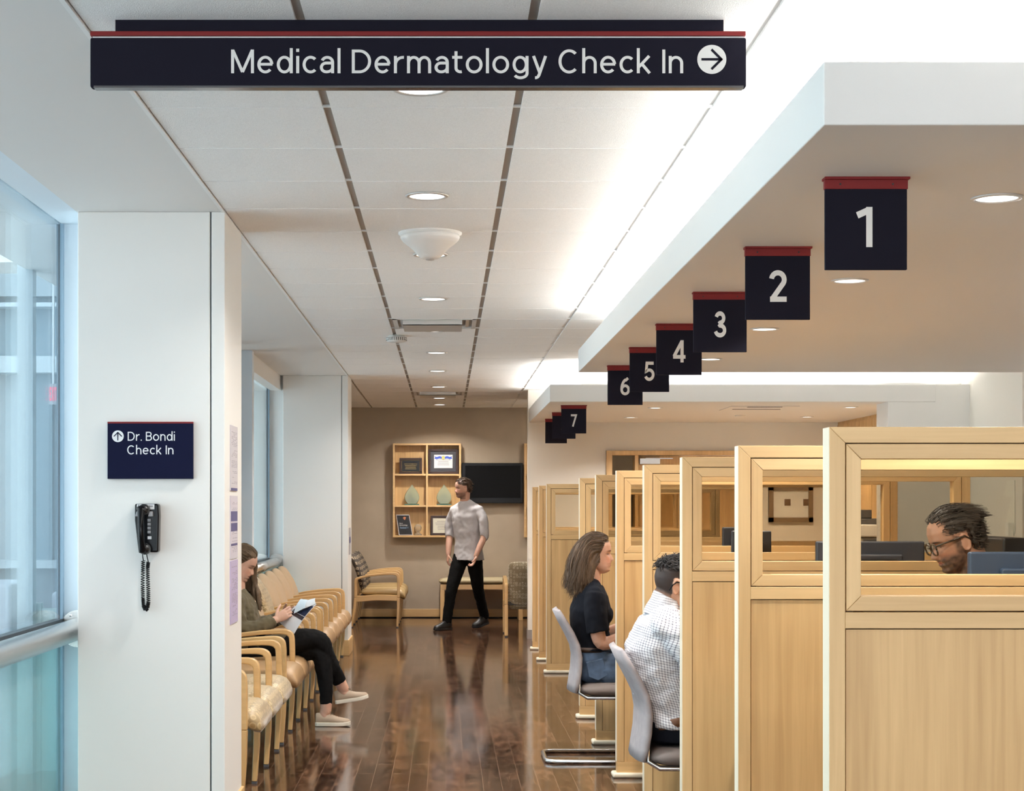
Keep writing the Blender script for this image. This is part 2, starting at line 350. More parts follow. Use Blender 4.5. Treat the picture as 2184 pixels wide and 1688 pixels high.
# ------------------------------------------------------------------ monoline lettering
def _arc(cx, cy, rx, ry, a0, a1, n=22):
    return [(cx + rx * math.cos(math.radians(a0 + (a1 - a0) * i / n)), cy + ry * math.sin(math.radians(a0 + (a1 - a0) * i / n))) for i in range(n + 1)]
def glyph(ch, t):
    """width and centre lines of a letter, cap height 1, stroke width t"""
    h = t / 2; X = .73; A = 1.06; Dn = -.25; S = []
    if ch == 'M': W = .90; S = [[(h, 0), (h, 1)], [(W - h, 0), (W - h, 1)], [(h * 1.1, .985), (W / 2, h * .8)], [(W - h * 1.1, .985), (W / 2, h * .8)]]
    elif ch == 'D': W = .76; S = [[(h, 0), (h, 1)], [(h, 1 - h), (.30, 1 - h)] + _arc(.30, .5, W - .30 - h, .5 - h, 90, -90) + [(h, h)]]
    elif ch == 'C': W = .80; S = [_arc(.42, .5, .42 - h, .5 - h + .01, 46, 314, 40)]
    elif ch in 'BPR':
        W = .64; S = [[(h, 0), (h, 1)]]; m = .52 if ch == 'B' else .47
        S.append([(h, 1 - h), (.34, 1 - h)] + _arc(.34, (1 - h + m) / 2, W - .36 - h, (1 - h - m) / 2, 90, -90) + [(h, m)])
        if ch == 'B': S.append([(h, m), (.36, m)] + _arc(.36, (m + h) / 2, W - .36 - h + .02, (m - h) / 2, 90, -90) + [(h, h)])
        if ch == 'R': S.append([(.32, m), (W - h, 0)])
    elif ch == 'I': W = t; S = [[(h, 0), (h, 1)]]
    elif ch == 'E': W = .55; S = [[(h, 0), (h, 1)], [(h, h), (W, h)], [(h, .5), (W * .92, .5)], [(h, 1 - h), (W, 1 - h)]]
    elif ch == 'X': W = .66; S = [[(h, 0), (W - h, 1)], [(h, 1), (W - h, 0)]]
    elif ch == 'T': W = .62; S = [[(W / 2, 0), (W / 2, 1)], [(0, 1 - h), (W, 1 - h)]]
    elif ch == 'e': W = .63; S = [[(h, X * .52), (W - h * .6, X * .52)], _arc(W / 2, X / 2, W / 2 - h, X / 2 - h + .005, 4, 318, 36)]
    elif ch == 'c': W = .545; S = [_arc(.315, X / 2, .315 - h, X / 2 - h + .005, 46, 314, 34)]
    elif ch == 'o': W = .66; S = [_arc(W / 2, X / 2, W / 2 - h, X / 2 - h + .005, 0, 360, 40)]
    elif ch in 'dg':
        W = .63; S = [_arc(.30, X / 2, .30 - h, X / 2 - h + .005, 0, 360, 36)]
        if ch == 'd': S.append([(W - h, 0), (W - h, A)])
        else: S.append([(W - h, X)] + _arc(.315, .0, W - h - .315, -Dn - h, 0, -150, 22))
    elif ch == 'b': W = .63; S = [_arc(.33, X / 2, .30 - h, X / 2 - h, 0, 360, 36), [(h, 0), (h, A)]]
    elif ch == 'a':
        W = .56; S = [[(W - h, 0), (W - h, .46)] + _arc(.29, .46, W - h - .29, X - h - .46, 0, 158, 18), [(W - h, .43), (.25, .43)] + _arc(.25, (.43 + h) / 2, .25 - h, (.43 - h) / 2, 90, 270, 16) + _arc(.27, .25, W - h - .27, .25 - h, 270, 350, 10)]
    elif ch == 'l': W = t; S = [[(h, 0), (h, A)]]
    elif ch == 'i': W = t; S = [[(h, 0), (h, X)], [(h, .90), (h, .90 + t * 1.15)]]
    elif ch == '.': W = t * 1.1; S = [[(W / 2, 0), (W / 2, t * 1.1)]]
    elif ch == '-': W = .36; S = [[(0, .36), (W, .36)]]
    elif ch == 'r': W = .38; S = [[(h, 0), (h, X)], _arc(.36, .36, .36 - h, X - h - .36, 180, 84, 14)]
    elif ch in 'nh': W = .57; S = [[(h, 0), (h, X if ch == 'n' else A)], _arc(W / 2, .42, W / 2 - h, X - h - .42, 180, 0, 18) + [(W - h, 0)]]
    elif ch == 'm': W = .95; q = W / 2; S = [[(h, 0), (h, X)], _arc((h + q) / 2, .42, (q - h) / 2, X - h - .42, 180, 0, 16) + [(q, 0)], _arc((q + W - h) / 2, .42, (W - h - q) / 2, X - h - .42, 180, 0, 16) + [(W - h, 0)]]
    elif ch == 't': W = .40; S = [[(.15, .93)] + [(.15, .22)] + _arc(.15 + .18, .22, .18, .22 - h, 180, 285, 12), [(0, X - h), (W, X - h)]]
    elif ch == 'y': W = .60; S = [[(h * 1.05, X), (W * .52, .0)], [(W - h * 1.05, X), (W * .47, -.07)] + _arc(W * .47 - .15, -.06, .14, -Dn - h - .06, -10, -95, 10)]
    elif ch == 'k': W = .56; S = [[(h, 0), (h, A)], [(h, .24), (W - h * 1.2, X)], [(.22, .37), (W - h * .9, 0)]]
    elif ch == '#': W = .66; S = [[(.14, 0), (.26, 1)], [(.42, 0), (.54, 1)], [(0, .33), (W, .33)], [(0, .67), (W, .67)]]
    elif ch == '1': W = .40; S = [[(W - h, 0), (W - h, 1)], [(0, .79), (W - h * 1.4, 1 - h * 1.05)]]
    elif ch == '2': W = .60; S = [_arc(.30, .70, .30 - h, .30 - h, 172, -32, 24) + [(h * 1.2, h)], [(h * .4, h), (W, h)]]
    elif ch == '3': W = .62; S = [_arc(.30, .74, .27 - h, .26 - h, 165, -88, 24) + [(.24, .515)], [(.24, .515)] + _arc(.305, .27, .31 - h, .27 - h + .0, 92, -168, 26)]
    elif ch == '4': W = .66; S = [[(W - .18, 0), (W - .18, 1)], [(W - .2, 1 - h * .9), (h * .8, .27)], [(h * .2, .25), (W, .25)]]
    elif ch == '5': W = .61; S = [[(W - .05, 1 - h), (.15, 1 - h), (.11, .50)] + _arc(.29, .325, .32 - h, .325 - h, 130, -158, 26)]
    elif ch == '6': W = .62; S = [_arc(.31, .32, .31 - h, .32 - h, 0, 360, 34), [(.50, 1.0), (.36, .88)] + _arc(.55, .36, .55 - h, .62, 122, 180, 12)]
    elif ch == '7': W = .60; S = [[(0, 1 - h), (W - h * .7, 1 - h), (.20, 0)]]
    elif ch == '8': W = .62; S = [_arc(.31, .745, .265 - h, .255 - h, 0, 360, 30), _arc(.31, .275, .31 - h, .275 - h, 0, 360, 30)]
    elif ch == '9': W = .62; S = [_arc(.31, .68, .31 - h, .32 - h, 0, 360, 34), [(.12, 0), (.26, .12)] + _arc(.07, .64, .55 - h, .62, -58, 0, 12)]
    else: W = .30
    return W, S
def text_mb(body, x0, x1, zb, zc, y, t=.13, gap=.135):
    """lettering standing on the line zb with cap height zc, stretched to run from x0 to x1; faces the viewer at depth y"""
    pen = 0; R = []
    for ch in body:
        if ch == ' ': pen += .31; continue
        W, S = glyph(ch, t); R += [[(pen + a, b) for a, b in s] for s in S]; pen += W + gap
    tot = pen - gap; kx, kz = (x1 - x0) / tot, zc - zb; mb = MB(); lay = 0
    for s in R:
        P_ = [Vector(q) for q in s]; L = []; n = len(P_); closed = (P_[0] - P_[-1]).length < 1e-5; lay = (lay + 1) % 4
        for i, p in enumerate(P_):
            a = P_[i - 1] if i else (P_[-2] if closed else P_[0]); b = P_[i + 1] if i < n - 1 else (P_[1] if closed else P_[-1])
            d1 = (p - a); d2 = (b - p); d1 = d1.normalized() if d1.length > 1e-7 else d2.normalized(); d2 = d2.normalized() if d2.length > 1e-7 else d1
            d = (d1 + d2); d = d.normalized() if d.length > 1e-4 else d1; nn = Vector((-d.y, d.x)); k = t / 2 / max(.5, nn.dot(Vector((-d1.y, d1.x))))
            L.append((p + nn * k, p - nn * k))
        v = []
        for q1, q2_ in L: v += [(x0 + q1.x * kx, y - lay * 1e-5, zb + q1.y * kz), (x0 + q2_.x * kx, y - lay * 1e-5, zb + q2_.y * kz)]
        mb.add(v, [(2 * i, 2 * i + 1, 2 * i + 3, 2 * i + 2) for i in range(n - 1)])
    return mb
def P(u, v, Y): return Vector(((u - 951) * Y / 3580, Y, H - (v - 1079) * Y / 3580))

def cr(pts, rad, sub=6):
    P_ = [np.array(p, float) for p in pts]; out = []; R = []
    for i in range(len(P_) - 1):
        p0, p1, p2, p3 = P_[max(i - 1, 0)], P_[i], P_[i + 1], P_[min(i + 2, len(P_) - 1)]
        for j in range(sub):
            t = j / sub; t2, t3 = t * t, t * t * t
            out.append(tuple(.5 * ((2 * p1) + (-p0 + p2) * t + (2 * p0 - 5 * p1 + 4 * p2 - p3) * t2 + (-p0 + 3 * p1 - 3 * p2 + p3) * t3)))
            R.append(rad[i] * (1 - t) + rad[i + 1] * t)
    out.append(tuple(P_[-1])); R.append(rad[-1]); return out, R
# ------------------------------------------------------------------ palette
WHITE = mat('white wall paint', (.80, .79, .765), .6, bump=(180, .08, .002))
PILW = mat('pillar paint', (.80, .79, .76), .5, bump=(160, .06, .002))
SOFP = mat('warm soffit paint', (.74, .70, .66), .65, bump=(150, .06, .002))
GYPS = mat('ceiling gypsum', (.78, .77, .755), .7, bump=(120, .05, .002))
TILE = mat('acoustic tile', (.93, .925, .915), .9, bump=(260, .55, .004), var=(230, .07))
RAILSH = mat('shaded ceiling rail', (.36, .32, .285), .6)  # taupe carries the shade inside the deep rail slots
RAILW = mat('ceiling rail white', (.85, .85, .84), .5)
BEIGE = mat('beige wall covering', (.40, .325, .245), .8, bump=(220, .15, .002), var=(3.0, .05))
CREAM = mat('cream wall paint', (.75, .71, .64), .7, bump=(150, .06, .002))
SKYM = mat('sky tinted white metal', (.78, .86, .93), .4)  # white metal with the blue of the sky light mixed into its colour
STEEL = mat('brushed steel', (.62, .60, .575), .26, 1.0, var=(40, .12, (.4, .02, 1)))
CHROME = mat('chrome', (.72, .72, .73), .12, 1.0)
GASK = mat('dark gasket', (.06, .075, .09), .5)
NAVY = mat('sign navy', (.0105, .0095, .018), .75, spec=.12, bump=(700, .15, .0006))
NAVYB = mat('plaque navy', (.0035, .005, .028), .6, spec=.12)
SRED = mat('sign red', (.21, .022, .022), .6, spec=.2)
LET = mat('sign lettering', (.78, .76, .73), .6)
LETW = mat('plaque lettering', (.85, .86, .88), .6)
BLACK = mat('black plastic', (.004, .004, .005), .2, spec=.22)
DARK = mat('dark matte', (.012, .012, .013), .6)
MAPC = (.64, .425, .20)
W_V = wood('maple vertical grain', MAPC, 2)
W_X = wood('maple cross grain', MAPC, 0)
W_Y = wood('maple long grain', MAPC, 1)
W_P = wood('maple panel', (.60, .385, .17), 2, k=.2)
W_C = wood('chair beech', (.63, .395, .165), 2, .3, .12, .4)
W_CX = wood('chair beech rail', (.63, .395, .165), 0, .3, .12, .4)
EDGE = mat('pale lit edge banding', (.78, .70, .55), .5)  # paleness is partly light on the partition ends, put into the colour
W_B = wood('maple base', (.62, .40, .18), 0)
FLOOR = floor_mat()
GLZ = glass('curtain wall glass', (.80, .88, .91), .6)
GLP = glass('partition glass', (.92, .90, .865), 0)
LENS = mat('lamp lens', (.95, .95, .95), .4, emit=((1, .97, .93), 3.2))
RING = mat('lamp ring', (.62, .60, .58), .35, .4)

# ------------------------------------------------------------------ floor and ceilings
struct('floor', MB().box(-2.4, 6, -4, 22, -.1, 0), FLOOR)
struct('floor_bounce', MB().box(1.62, 4.62, 4.0, 18.5, 0, .006), mat('pale bounce floor', (.56, .50, .42), .9))  # unseen pale floor added to bounce light up under the soffit
rails = [-.965, -.382, .228, .842]
xs = [-.965, -.382, .228, .842, 1.452, 2.062, 2.672, 3.282, 3.892, 4.502, 5.112]
ys = [5.38 + .61 * k for k in range(-16, 28)]
mb = MB()
VENTS = [(11.48, 12.09), (18.80, 19.41)]
def tile(x0, x1, y0, y1):
    mb.box(x0, x1, y0, y1, CEIL, CEIL + .018, 0)
for j in range(len(ys) - 1):
    y0, y1 = ys[j] + .005, ys[j + 1] - .005
    if y0 > 21.95: continue
    y1 = min(y1, 21.98)
    for i in range(len(xs) - 1):
        a, b = xs[i], xs[i + 1]
        if i == 1 and any(abs(ys[j] - v[0]) < .08 for v in VENTS): continue
        gl = .012 if i == 0 else (.013 if i in (1, 2, 3) else .004)
        gr = .013 if i in (0, 1, 2) else .004
        tile(a + gl, b - gr, y0, y1)
    if y0 > 17.0:
        tile(-1.59, -.965 - .012, y0, y1); tile(-2.2, -1.597, y0, y1)
# rails behind the tiles, and the cross tees
for k, x in enumerate(xs):
    m = 2 if k not in (1, 2) else 1
    mb.box(x - .02, x + .02, -4, 21.98, CEIL + .010, CEIL + .016, m)
mb.box(-1.62, -1.58, 17, 21.98, CEIL + .010, CEIL + .016, 1); mb.box(-.975, -.955, 17, 21.98, CEIL + .009, CEIL + .016, 1)
for y in ys:
    if y < 21.9: mb.box(-.96, 5.2, y - .006, y + .006, CEIL + .002, CEIL + .009, 2)
mb.box(-2.3, 6, -4, 22, CEIL + .02, CEIL + .08, 2)
struct('ceiling', mb, [TILE, RAILSH, RAILW])
mb = MB()
mb.box(-1.6, -.972, -4, 17.0, CEIL - .002, CEIL + .02, 0)
mb.box(-.972, -.958, -4, 17.0, CEIL - .006, CEIL + .01, 1)
struct('ceiling_left', mb, [GYPS, RAILW])
struct('trim_1', MB().box(-1.80, -1.6, -4, 7.9, CEIL + .001, CEIL + .03), SKYM)
struct('trim_2', MB().box(-1.80, -1.6, 7.8, 17.0, CEIL + .001, CEIL + .03), WHITE)

# ------------------------------------------------------------------ pillars on the window side
def pillar(y0, y1):
    mb = MB()
    mb.box(-1.595, -1.022, y0, y1, 0, CEIL - .002, 0)
    mb.box(-1.016, -.957, y0, y1, 0, CEIL - .002, 0)
    mb.box(-1.03, -1.01, y0 + .012, y1, 0, CEIL - .002, 1)
    p = struct('pillar', mb, [PILW, GASK], bevel=.004)
    b = MB(); b.box(-1.60, -.945, y0 - .014, y1 + .014, 0, .155)
    bb = struct('baseboard_left', b, W_B, p, bevel=.004)
    return p
pillar(7.27, 7.86); pillar(16.42, 17.02)
# ------------------------------------------------------------------ windows on the left
def window(name, y0, y1, gx, lower, jambm):
    w = empty(name, (0, 0, 0), kind='structure')
    g = MB(); g.box(gx - .006, gx + .006, y0, y1, .955, CEIL); struct('glass', g, GLZ, w)
    g = MB(); g.box(gx - .006, gx + .006, y0, y1, 0.03, .925); struct('glass', g, glass('lower glass', (.66, .84, .86), .6, .25, (.5, .66, .68)), w)
    f = MB()
    f.box(gx - .03, gx + .012, y0, y1, .922, .957, 1)      # transom behind the rail
    f.box(gx - .03, gx + .008, y0, y1, 0, .03, 0)
    struct('frame', f, [SKYM, GASK], w)
    j = MB(); j.box(gx, -1.59, y1, y1 + .12, 0, CEIL + .01, 0)
    j.box(gx + .000, gx + .012, y1 - .03, y1, 0, CEIL, 1); j.box(gx - .02, gx + .004, y1 - .012, y1, 0, CEIL, 2)
    struct('jamb', j, [jambm, mat('blue gasket', (.30, .42, .52), .4), GASK], w)
    return w
window('window_1', -4, 7.62, -1.745, 0, SKYM)
w2 = window('window_2', 13.95, 16.5, -1.745, 0, WHITE)
w3 = window('window_3', 7.9, 13.78, -1.745, 0, SKYM)
# transom line of the second bay and its pale roller box
b = MB(); b.box(-1.72, -1.62, 13.98, 16.5, 2.60, CEIL, 0); struct('trim_3', b, WHITE)

# ------------------------------------------------------------------ end wall, alcove, reception walls
struct('wall_back', MB().box(-2.4, 2.6, 21.99, 22.2, 0, CEIL + .1), BEIGE)
b = MB(); b.box(-2.4, 2.6, 21.972, 21.99, .012, .115, 0); b.box(-2.4, 2.6, 21.98, 21.99, 0, .012, 1)
struct('baseboard_back', b, [W_B, DARK], bevel=.003)
struct('wall_alcove_left', MB().box(-2.4, -2.25, 17.0, 22.0, 0, CEIL), BEIGE)
struct('wall_alcove_right', MB().box(2.4, 2.6, 18.7, 22.0, 0, CEIL), BEIGE)
# wall behind the reception booths, its end seen from the corridor
mb = MB(); mb.box(.905, 1.77, 18.5, 18.68, 0, CEIL); mb.box(1.77, 3.35, 18.5, 18.68, 2.07, CEIL); mb.box(3.35, 4.5, 18.5, 18.68, 0, CEIL)
struct('wall_reception', mb, CREAM)
b = MB(); b.box(.898, 1.77, 18.492, 18.69, 0, .1); struct('baseboard_reception', b, mat('grey vinyl base', (.30, .27, .25), .5))
# door with a sidelight in that wall
d = empty('door_1', (2.5, 18.5, 0), kind='structure')
f = MB(); f.box(1.765, 1.83, 18.45, 18.7, 0, 2.075); f.box(3.28, 3.35, 18.45, 18.7, 0, 2.075); f.box(1.83, 3.28, 18.45, 18.7, 2.025, 2.075); f.box(2.08, 2.12, 18.47, 18.69, 0, 2.025)
struct('frame', f, W_V, d, bevel=.003)
struct('door_leaf', MB().box(2.12, 3.28, 18.56, 18.61, .01, 2.02), W_P, d)
struct('glass', MB().box(1.83, 2.08, 18.58, 18.59, .1, 2.025), GLP, d)
c = MB(); c.box(2.14, 2.36, 18.50, 18.56, 1.93, 1.99); c.box(2.2, 2.5, 18.49, 18.50, 1.985, 1.995); struct('door_closer', c, mat('satin metal', (.55, .55, .55), .35, .9), d)
struct('wall_room_beyond', MB().box(1.0, 3.7, 20.0, 20.1, 0, CEIL), CREAM)
# right hand side: panelled wall, column and side wall
mb = MB(); mb.box(4.32, 4.5, 14.9, 18.5, 0, SOF + .1, 0)
for k in range(7): mb.box(4.312, 4.32, 15.0 + k * .5, 15.49 + k * .5, .1, SOF - .03, 0)
struct('wall_panelled', mb, W_P)
struct('column_right', MB().box(3.9, 4.62, 14.805, 15.2, 0, SOFT), WHITE)
struct('wall_right', MB().box(4.62, 4.8, 13.45, 15.2, 0, CEIL), CREAM)
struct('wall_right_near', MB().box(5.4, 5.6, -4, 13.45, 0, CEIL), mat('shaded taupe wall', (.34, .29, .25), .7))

# ------------------------------------------------------------------ dropped soffits with the light coves above
def soffit(name, x0, y0, x1, y1):
    s = struct(name, MB().box(x0, x1, y0, y1, SOF, SOFT), [SOFP], bevel=.004)
    me = s.data; me.materials.append(WHITE)
    for p in me.polygons:
        if p.normal.z > -.5: p.material_index = 1
    return s
soffit('ceiling_soffit', .909, 4.04, 5.4, 11.53)
soffit('ceiling_soffit_far', .917, 14.80, 4.32, 18.5)
struct('wall_above_soffit', MB().box(1.19, 5.4, 4.30, 11.25, SOFT, CEIL + .01), WHITE)
struct('wall_above_soffit_far', MB().box(1.23, 4.62, 15.05, 18.5, SOFT, CEIL + .01), WHITE)

# ------------------------------------------------------------------ building wing outside the glass
def ext():
    e = empty('exterior_wing', (0, 0, 0), kind='structure')
    stuc = mat('rough render', (.27, .33, .37), .9, bump=(90, .5, .01), var=(70, .10))
    pale = mat('pale panel', (.42, .50, .55), .5)
    gry = mat('grey panel', (.15, .22, .27), .6)
    aq = mat('aqua spandrel', (.50, .66, .68), .4)
    Y = 13.0
    def z(v): return H - (v - 1079) * Y / 3580
    m = MB(); m.box(-4.8, -1.86, Y, Y + .3, z(632), 4.6); struct('wall_upper', m, stuc, e)
    m = MB(); m.box(-4.8, -1.86, Y + .12, Y + .3, z(762), z(632)); struct('clerestory', m, gry, e)
    m = MB(); m.box(-4.8, -1.86, Y - .02, Y + .3, z(655), z(646)); m.box(-4.8, -1.86, Y - .1, Y + .2, z(797), z(762)); struct('beam', m, pale, e)
    m = MB(); m.box(-4.8, -1.86, Y + .1, Y + .3, z(1195), z(797)); struct('wall_middle', m, mat('cream outside wall', (.30, .36, .40), .6), e)
    m = MB(); m.box(-3.26, -3.06, Y + .04, Y + .1, z(1195), z(797)); m.box(-2.9, -2.86, Y + .06, Y + .1, z(1195), z(950)); m.box(-2.9, -1.86, Y + .06, Y + .1, z(955), z(940)); struct('door_frame', m, gry, e)
    m = MB(); m.box(-2.86, -1.9, Y + .07, Y + .1, z(1195), z(955)); struct('door_leaf', m, mat('outside door', (.33, .39, .42), .5), e)
    m = MB(); m.box(-2.47, -2.34, Y + .06, Y + .07, z(1160), z(980)); struct('door_lite', m, mat('door lite', (.42, .58, .62), .2), e)
    m = MB(); m.box(-4.8, -1.86, Y - .08, Y + .2, z(1212), z(1195)); struct('sill', m, pale, e)
    m = MB(); m.box(-4.8, -1.86, Y + .05, Y + .2, -.6, z(1212)); struct('wall_lower', m, mat('grey outside wall', (.24, .29, .33), .7), e)
    m = MB(); m.box(-2.35, -2.265, 9.2, 9.28, -.6, 4.6); struct('mullion', m, mat('white mullion', (.40, .48, .53), .4), e)
    m = MB(); m.box(-2.35, -2.24, 9.28, 9.34, -.6, .93); m.box(-2.262, -2.02, 9.3, 9.34, -.6, .9); struct('spandrel', m, aq, e)
    m = MB(); m.box(-9, -1.84, -6, 17, -.7, -.6); struct('paving', m, mat('outside paving', (.74, .75, .74), .8), e)
    m = MB(); m.box(-3.9, -3.0, 11.6, 12.3, -.6, .93); m.box(-2.8, -2.1, 11.9, 12.5, -.6, .86)
    return m
m = ext()
o = m.build('planter_box', mat('slate blue board', (.42, .48, .56), .7), bevel=.03); tag(o, kind='structure'); o.name = 'exterior_planter'
m = MB(); m.box(-6, -1.6, 17.03, 17.2, -.6, 4.6); struct('exterior_wall', m, mat('outside wall beyond', (.90, .88, .84), .7))
# ------------------------------------------------------------------ hanging sign
s = empty('hanging_sign', (0, 4.41, 2.57), 'long navy hanging sign reading Medical Dermatology Check In with arrow', 'sign')
b = MB(); b.box(P(192, 0, 4.4).x, P(1592, 0, 4.4).x, 4.4, 4.43, P(0, 186, 4.4).z, P(0, 80, 4.4).z); b.build('board', NAVY, s, bevel=.004)
b = MB(); b.box(P(196, 0, 4.4).x, P(1588, 0, 4.4).x, 4.408, 4.424, P(0, 81, 4.4).z, P(0, 74, 4.4).z); b.build('white_reveal', mat('reveal white', (.75, .75, .75), .4), s)
b = MB(); b.box(P(192, 0, 4.4).x, P(1591, 0, 4.4).x, 4.4, 4.43, P(0, 76, 4.4).z, P(0, 66, 4.4).z); b.build('red_strip', SRED, s, bevel=.002)
b = MB(); b.box(P(245, 0, 4.4).x, P(1544, 0, 4.4).x, 4.406, 4.425, P(0, 67, 4.4).z, CEIL); b.build('mounting_rail', NAVY, s)
b = MB(); b.box(P(200, 0, 4.4).x, P(1586, 0, 4.4).x, 4.398, 4.43, P(0, 187.5, 4.4).z, P(0, 183, 4.4).z); b.build('bottom_trim', mat('trim satin', (.16, .16, .17), .2, .8), s)
def T(name, body, u0, u1, v1, v0, Y, m, par, t=.13):
    return text_mb(body, P(u0, 0, Y).x, P(u1, 0, Y).x, P(0, v1, Y).z, P(0, v0, Y).z, Y - .0012, t).build(name, m, par)
T('lettering', 'Medical Dermatology Check In', 493, 1457, 156.5, 106, 4.4, LET, s, .118)
def arrow_disc(par, cu, cv, r, Y, mdisc, marrow, ang):
    c = P(cu, cv, Y); k = Y / 3580; R = r * k
    d = MB(); n = 48
    d.add([(c.x + R * math.cos(2 * PI * i / n), Y - .0012, c.z + R * math.sin(2 * PI * i / n)) for i in range(n)], [tuple(range(n))]); d.build('arrow_disc', mdisc, par)
    a = MB(); ca, sa = math.cos(ang), math.sin(ang); w = R * .085
    def seg(p, q):
        p, q = Vector(p) * R, Vector(q) * R; dd = (q - p).normalized(); nn = Vector((-dd.y, dd.x)) * w
        a.add([(c.x + (x * ca - y * sa), Y - .0022, c.z + (x * sa + y * ca)) for x, y in (p + nn, q + nn, q - nn, p - nn)], [(0, 1, 2, 3)])
    seg((-.72, 0), (.66, 0)); seg((-.03, .68), (.7, -.04)); seg((-.03, -.68), (.7, .04))
    a.build('arrow', marrow, par)
arrow_disc(s, 1518, 127, 31, 4.4, LET, NAVY, 0)

# ------------------------------------------------------------------ number signs
ORD = ['nearest', 'second', 'third', 'fourth', 'fifth', 'sixth', 'seventh', 'eighth', 'ninth', 'tenth']
NS = [(1760, 1935, 375, 572), (1590, 1728, 524, 678), (1479, 1593, 621, 748), (1400, 1497, 692, 797), (1343, 1427, 742, 834), (1296, 1370, 779, 860), (1197, 1250, 868, 926), (1178, 1228, 884, 937), (1163, 1209, 897, 947)]
NY = [4.68, 5.936, 7.192, 8.448, 9.704, 10.96, 15.3, 16.5, 17.7]
for i, (u0, u1, v0, v1) in enumerate(NS):
    Y = NY[i]; x0 = P(u0, 0, Y).x; x1 = x0 + .2285; zb = 2.386 - .258
    s = empty('booth_number_sign', ((x0 + x1) / 2, Y, zb), f'square navy hanging sign with red top strip showing number {i+1}', 'sign', 'booth number signs under the soffits')
    b = MB(); b.box(x0, x1, Y, Y + .012, zb, 2.372); b.build('panel', NAVY, s, bevel=.0015)
    b = MB(); b.box(x0 - .0015, x1 + .0015, Y - .004, Y + .016, 2.353, 2.379); b.box(x0 - .003, x1 + .006, Y - .012, Y + .03, 2.379, 2.386)
    b.build('red_bracket', SRED, s, bevel=.001)
    for t in (.18, .82):
        c = MB(); c.lathe([(.0, 0), (.0028, 0), (.0028, .002)], (x0 + (x1 - x0) * t, Y - .006, 2.366), 10, 'y'); c.build('screw', DARK, s)
    w = {1: .0425, 2: .062, 3: .053, 4: .064, 5: .058, 6: .062, 7: .053, 8: .056, 9: .056}[i + 1]; hh = .112
    cx = (x0 + x1) / 2 - (.0 if i else .004); cz = zb + .119
    text_mb(str(i + 1), cx - w / 2, cx + w / 2, cz - hh / 2, cz + hh / 2, Y - .0012, .165).build('numeral', LET, s)

# ------------------------------------------------------------------ ceiling fittings
DL = [(905, 187), (910, 417), (915, 543), (926, 637), (930, 705), (933, 752), (934, 791), (936, 825), (937, 849), (937, 863)]
def downlight(x, y, zc, r, label, group, pw=17):
    o = empty('downlight', (x, y, zc), label, 'ceiling light', group)
    a = MB(); a.lathe([(r * .80, -.0005), (r * .82, -.006), (r * .97, -.005), (r, 0), (r * .80, -.0005)], (x, y, zc), 48, cap=False); a.build('trim_ring', RING, o, smooth=True)
    a = MB(); a.lathe([(0.001, -.0025), (r * .5, -.0025), (r * .82, -.002), (r * .82, -.0005)], (x, y, zc), 40); a.build('lens', LENS, o)
    l = D.lights.new('downlight or fill lamp', 'AREA'); l.shape = 'DISK'; l.size = r * 1.5; l.energy = pw; l.color = (1, .96, .905); l.spread = math.radians(140)
    lo = D.objects.new('downlight or fill lamp', l); COL.objects.link(lo); lo.location = (x, y, zc - .012)
    return o
FIT = ['half hidden behind the large check in sign', 'nearest one fully in view, before the white dome', 'partly hidden behind the white dome fitting', 'just before the nearer air vent',
       'just beyond the nearer air vent', 'second beyond the nearer air vent', 'third beyond the nearer air vent', 'just before the far air vent', 'just beyond the far air vent', 'last one before the beige end wall']
for i, (u, v) in enumerate(DL):
    Y = 1.276 * 3580 / (1079 - v)
    downlight(-.078, min(Y, 21.2), CEIL - .001, .089, 'round corridor downlight, ' + FIT[i], 'recessed downlights along the corridor ceiling', 22 if Y < 17 else 25)
SL = [(1.638, 4.99, 'round soffit downlight right of the number 1 sign'), (1.641, 6.82, 'round soffit downlight just below the number 1 sign'), (1.65, 8.69, 'round soffit downlight right of the number 3 sign'), (1.65, 10.47, 'round soffit downlight right of the number 4 sign')]
for x, y, lb in SL: downlight(x, y, SOF, .076, lb, 'recessed downlights in the near soffit', 25)
for x, y, lb in [(1.96, 15.7, 'round far soffit downlight, upper of the pair near the number 7 sign'), (1.916, 17.4, 'round far soffit downlight, lower of the pair near the number 7 sign'), (3.76, 15.6, 'round far soffit downlight beside the white column'), (3.72, 17.3, 'round far soffit downlight by the panelled wall, below the vent')]:
    downlight(x, y, SOF, .072, lb, 'recessed downlights in the far soffit', 32)
# dome
o = empty('ceiling_dome', (-.074, 7.85, CEIL), 'white bell shaped dome fitting hanging on the corridor ceiling', 'ceiling fixture')
a = MB(); a.lathe([(.05, .004), (.148, .003), (.149, -.006), (.137, -.012), (.137, -.018)], (-.074, 7.85, CEIL), 48); a.build('flange', mat('dome white', (.80, .78, .75), .45), o, smooth=True)
a = MB(); a.lathe([(.137, -.012), (.139, -.022), (.134, -.034), (.117, -.050), (.095, -.066), (.075, -.085), (.060, -.103), (.045, -.117), (.034, -.122), (.001, -.124)], (-.074, 7.85, CEIL), 48); a.build('bell', mat('dome white', (.8, .78, .75), .45), o, smooth=True)
a = MB(); a.lathe([(.022, -.122), (.02, -.127), (.001, -.128)], (-.074, 7.85, CEIL), 20); a.build('sensor_tip', mat('dome grey', (.45, .42, .40), .4), o, smooth=True)
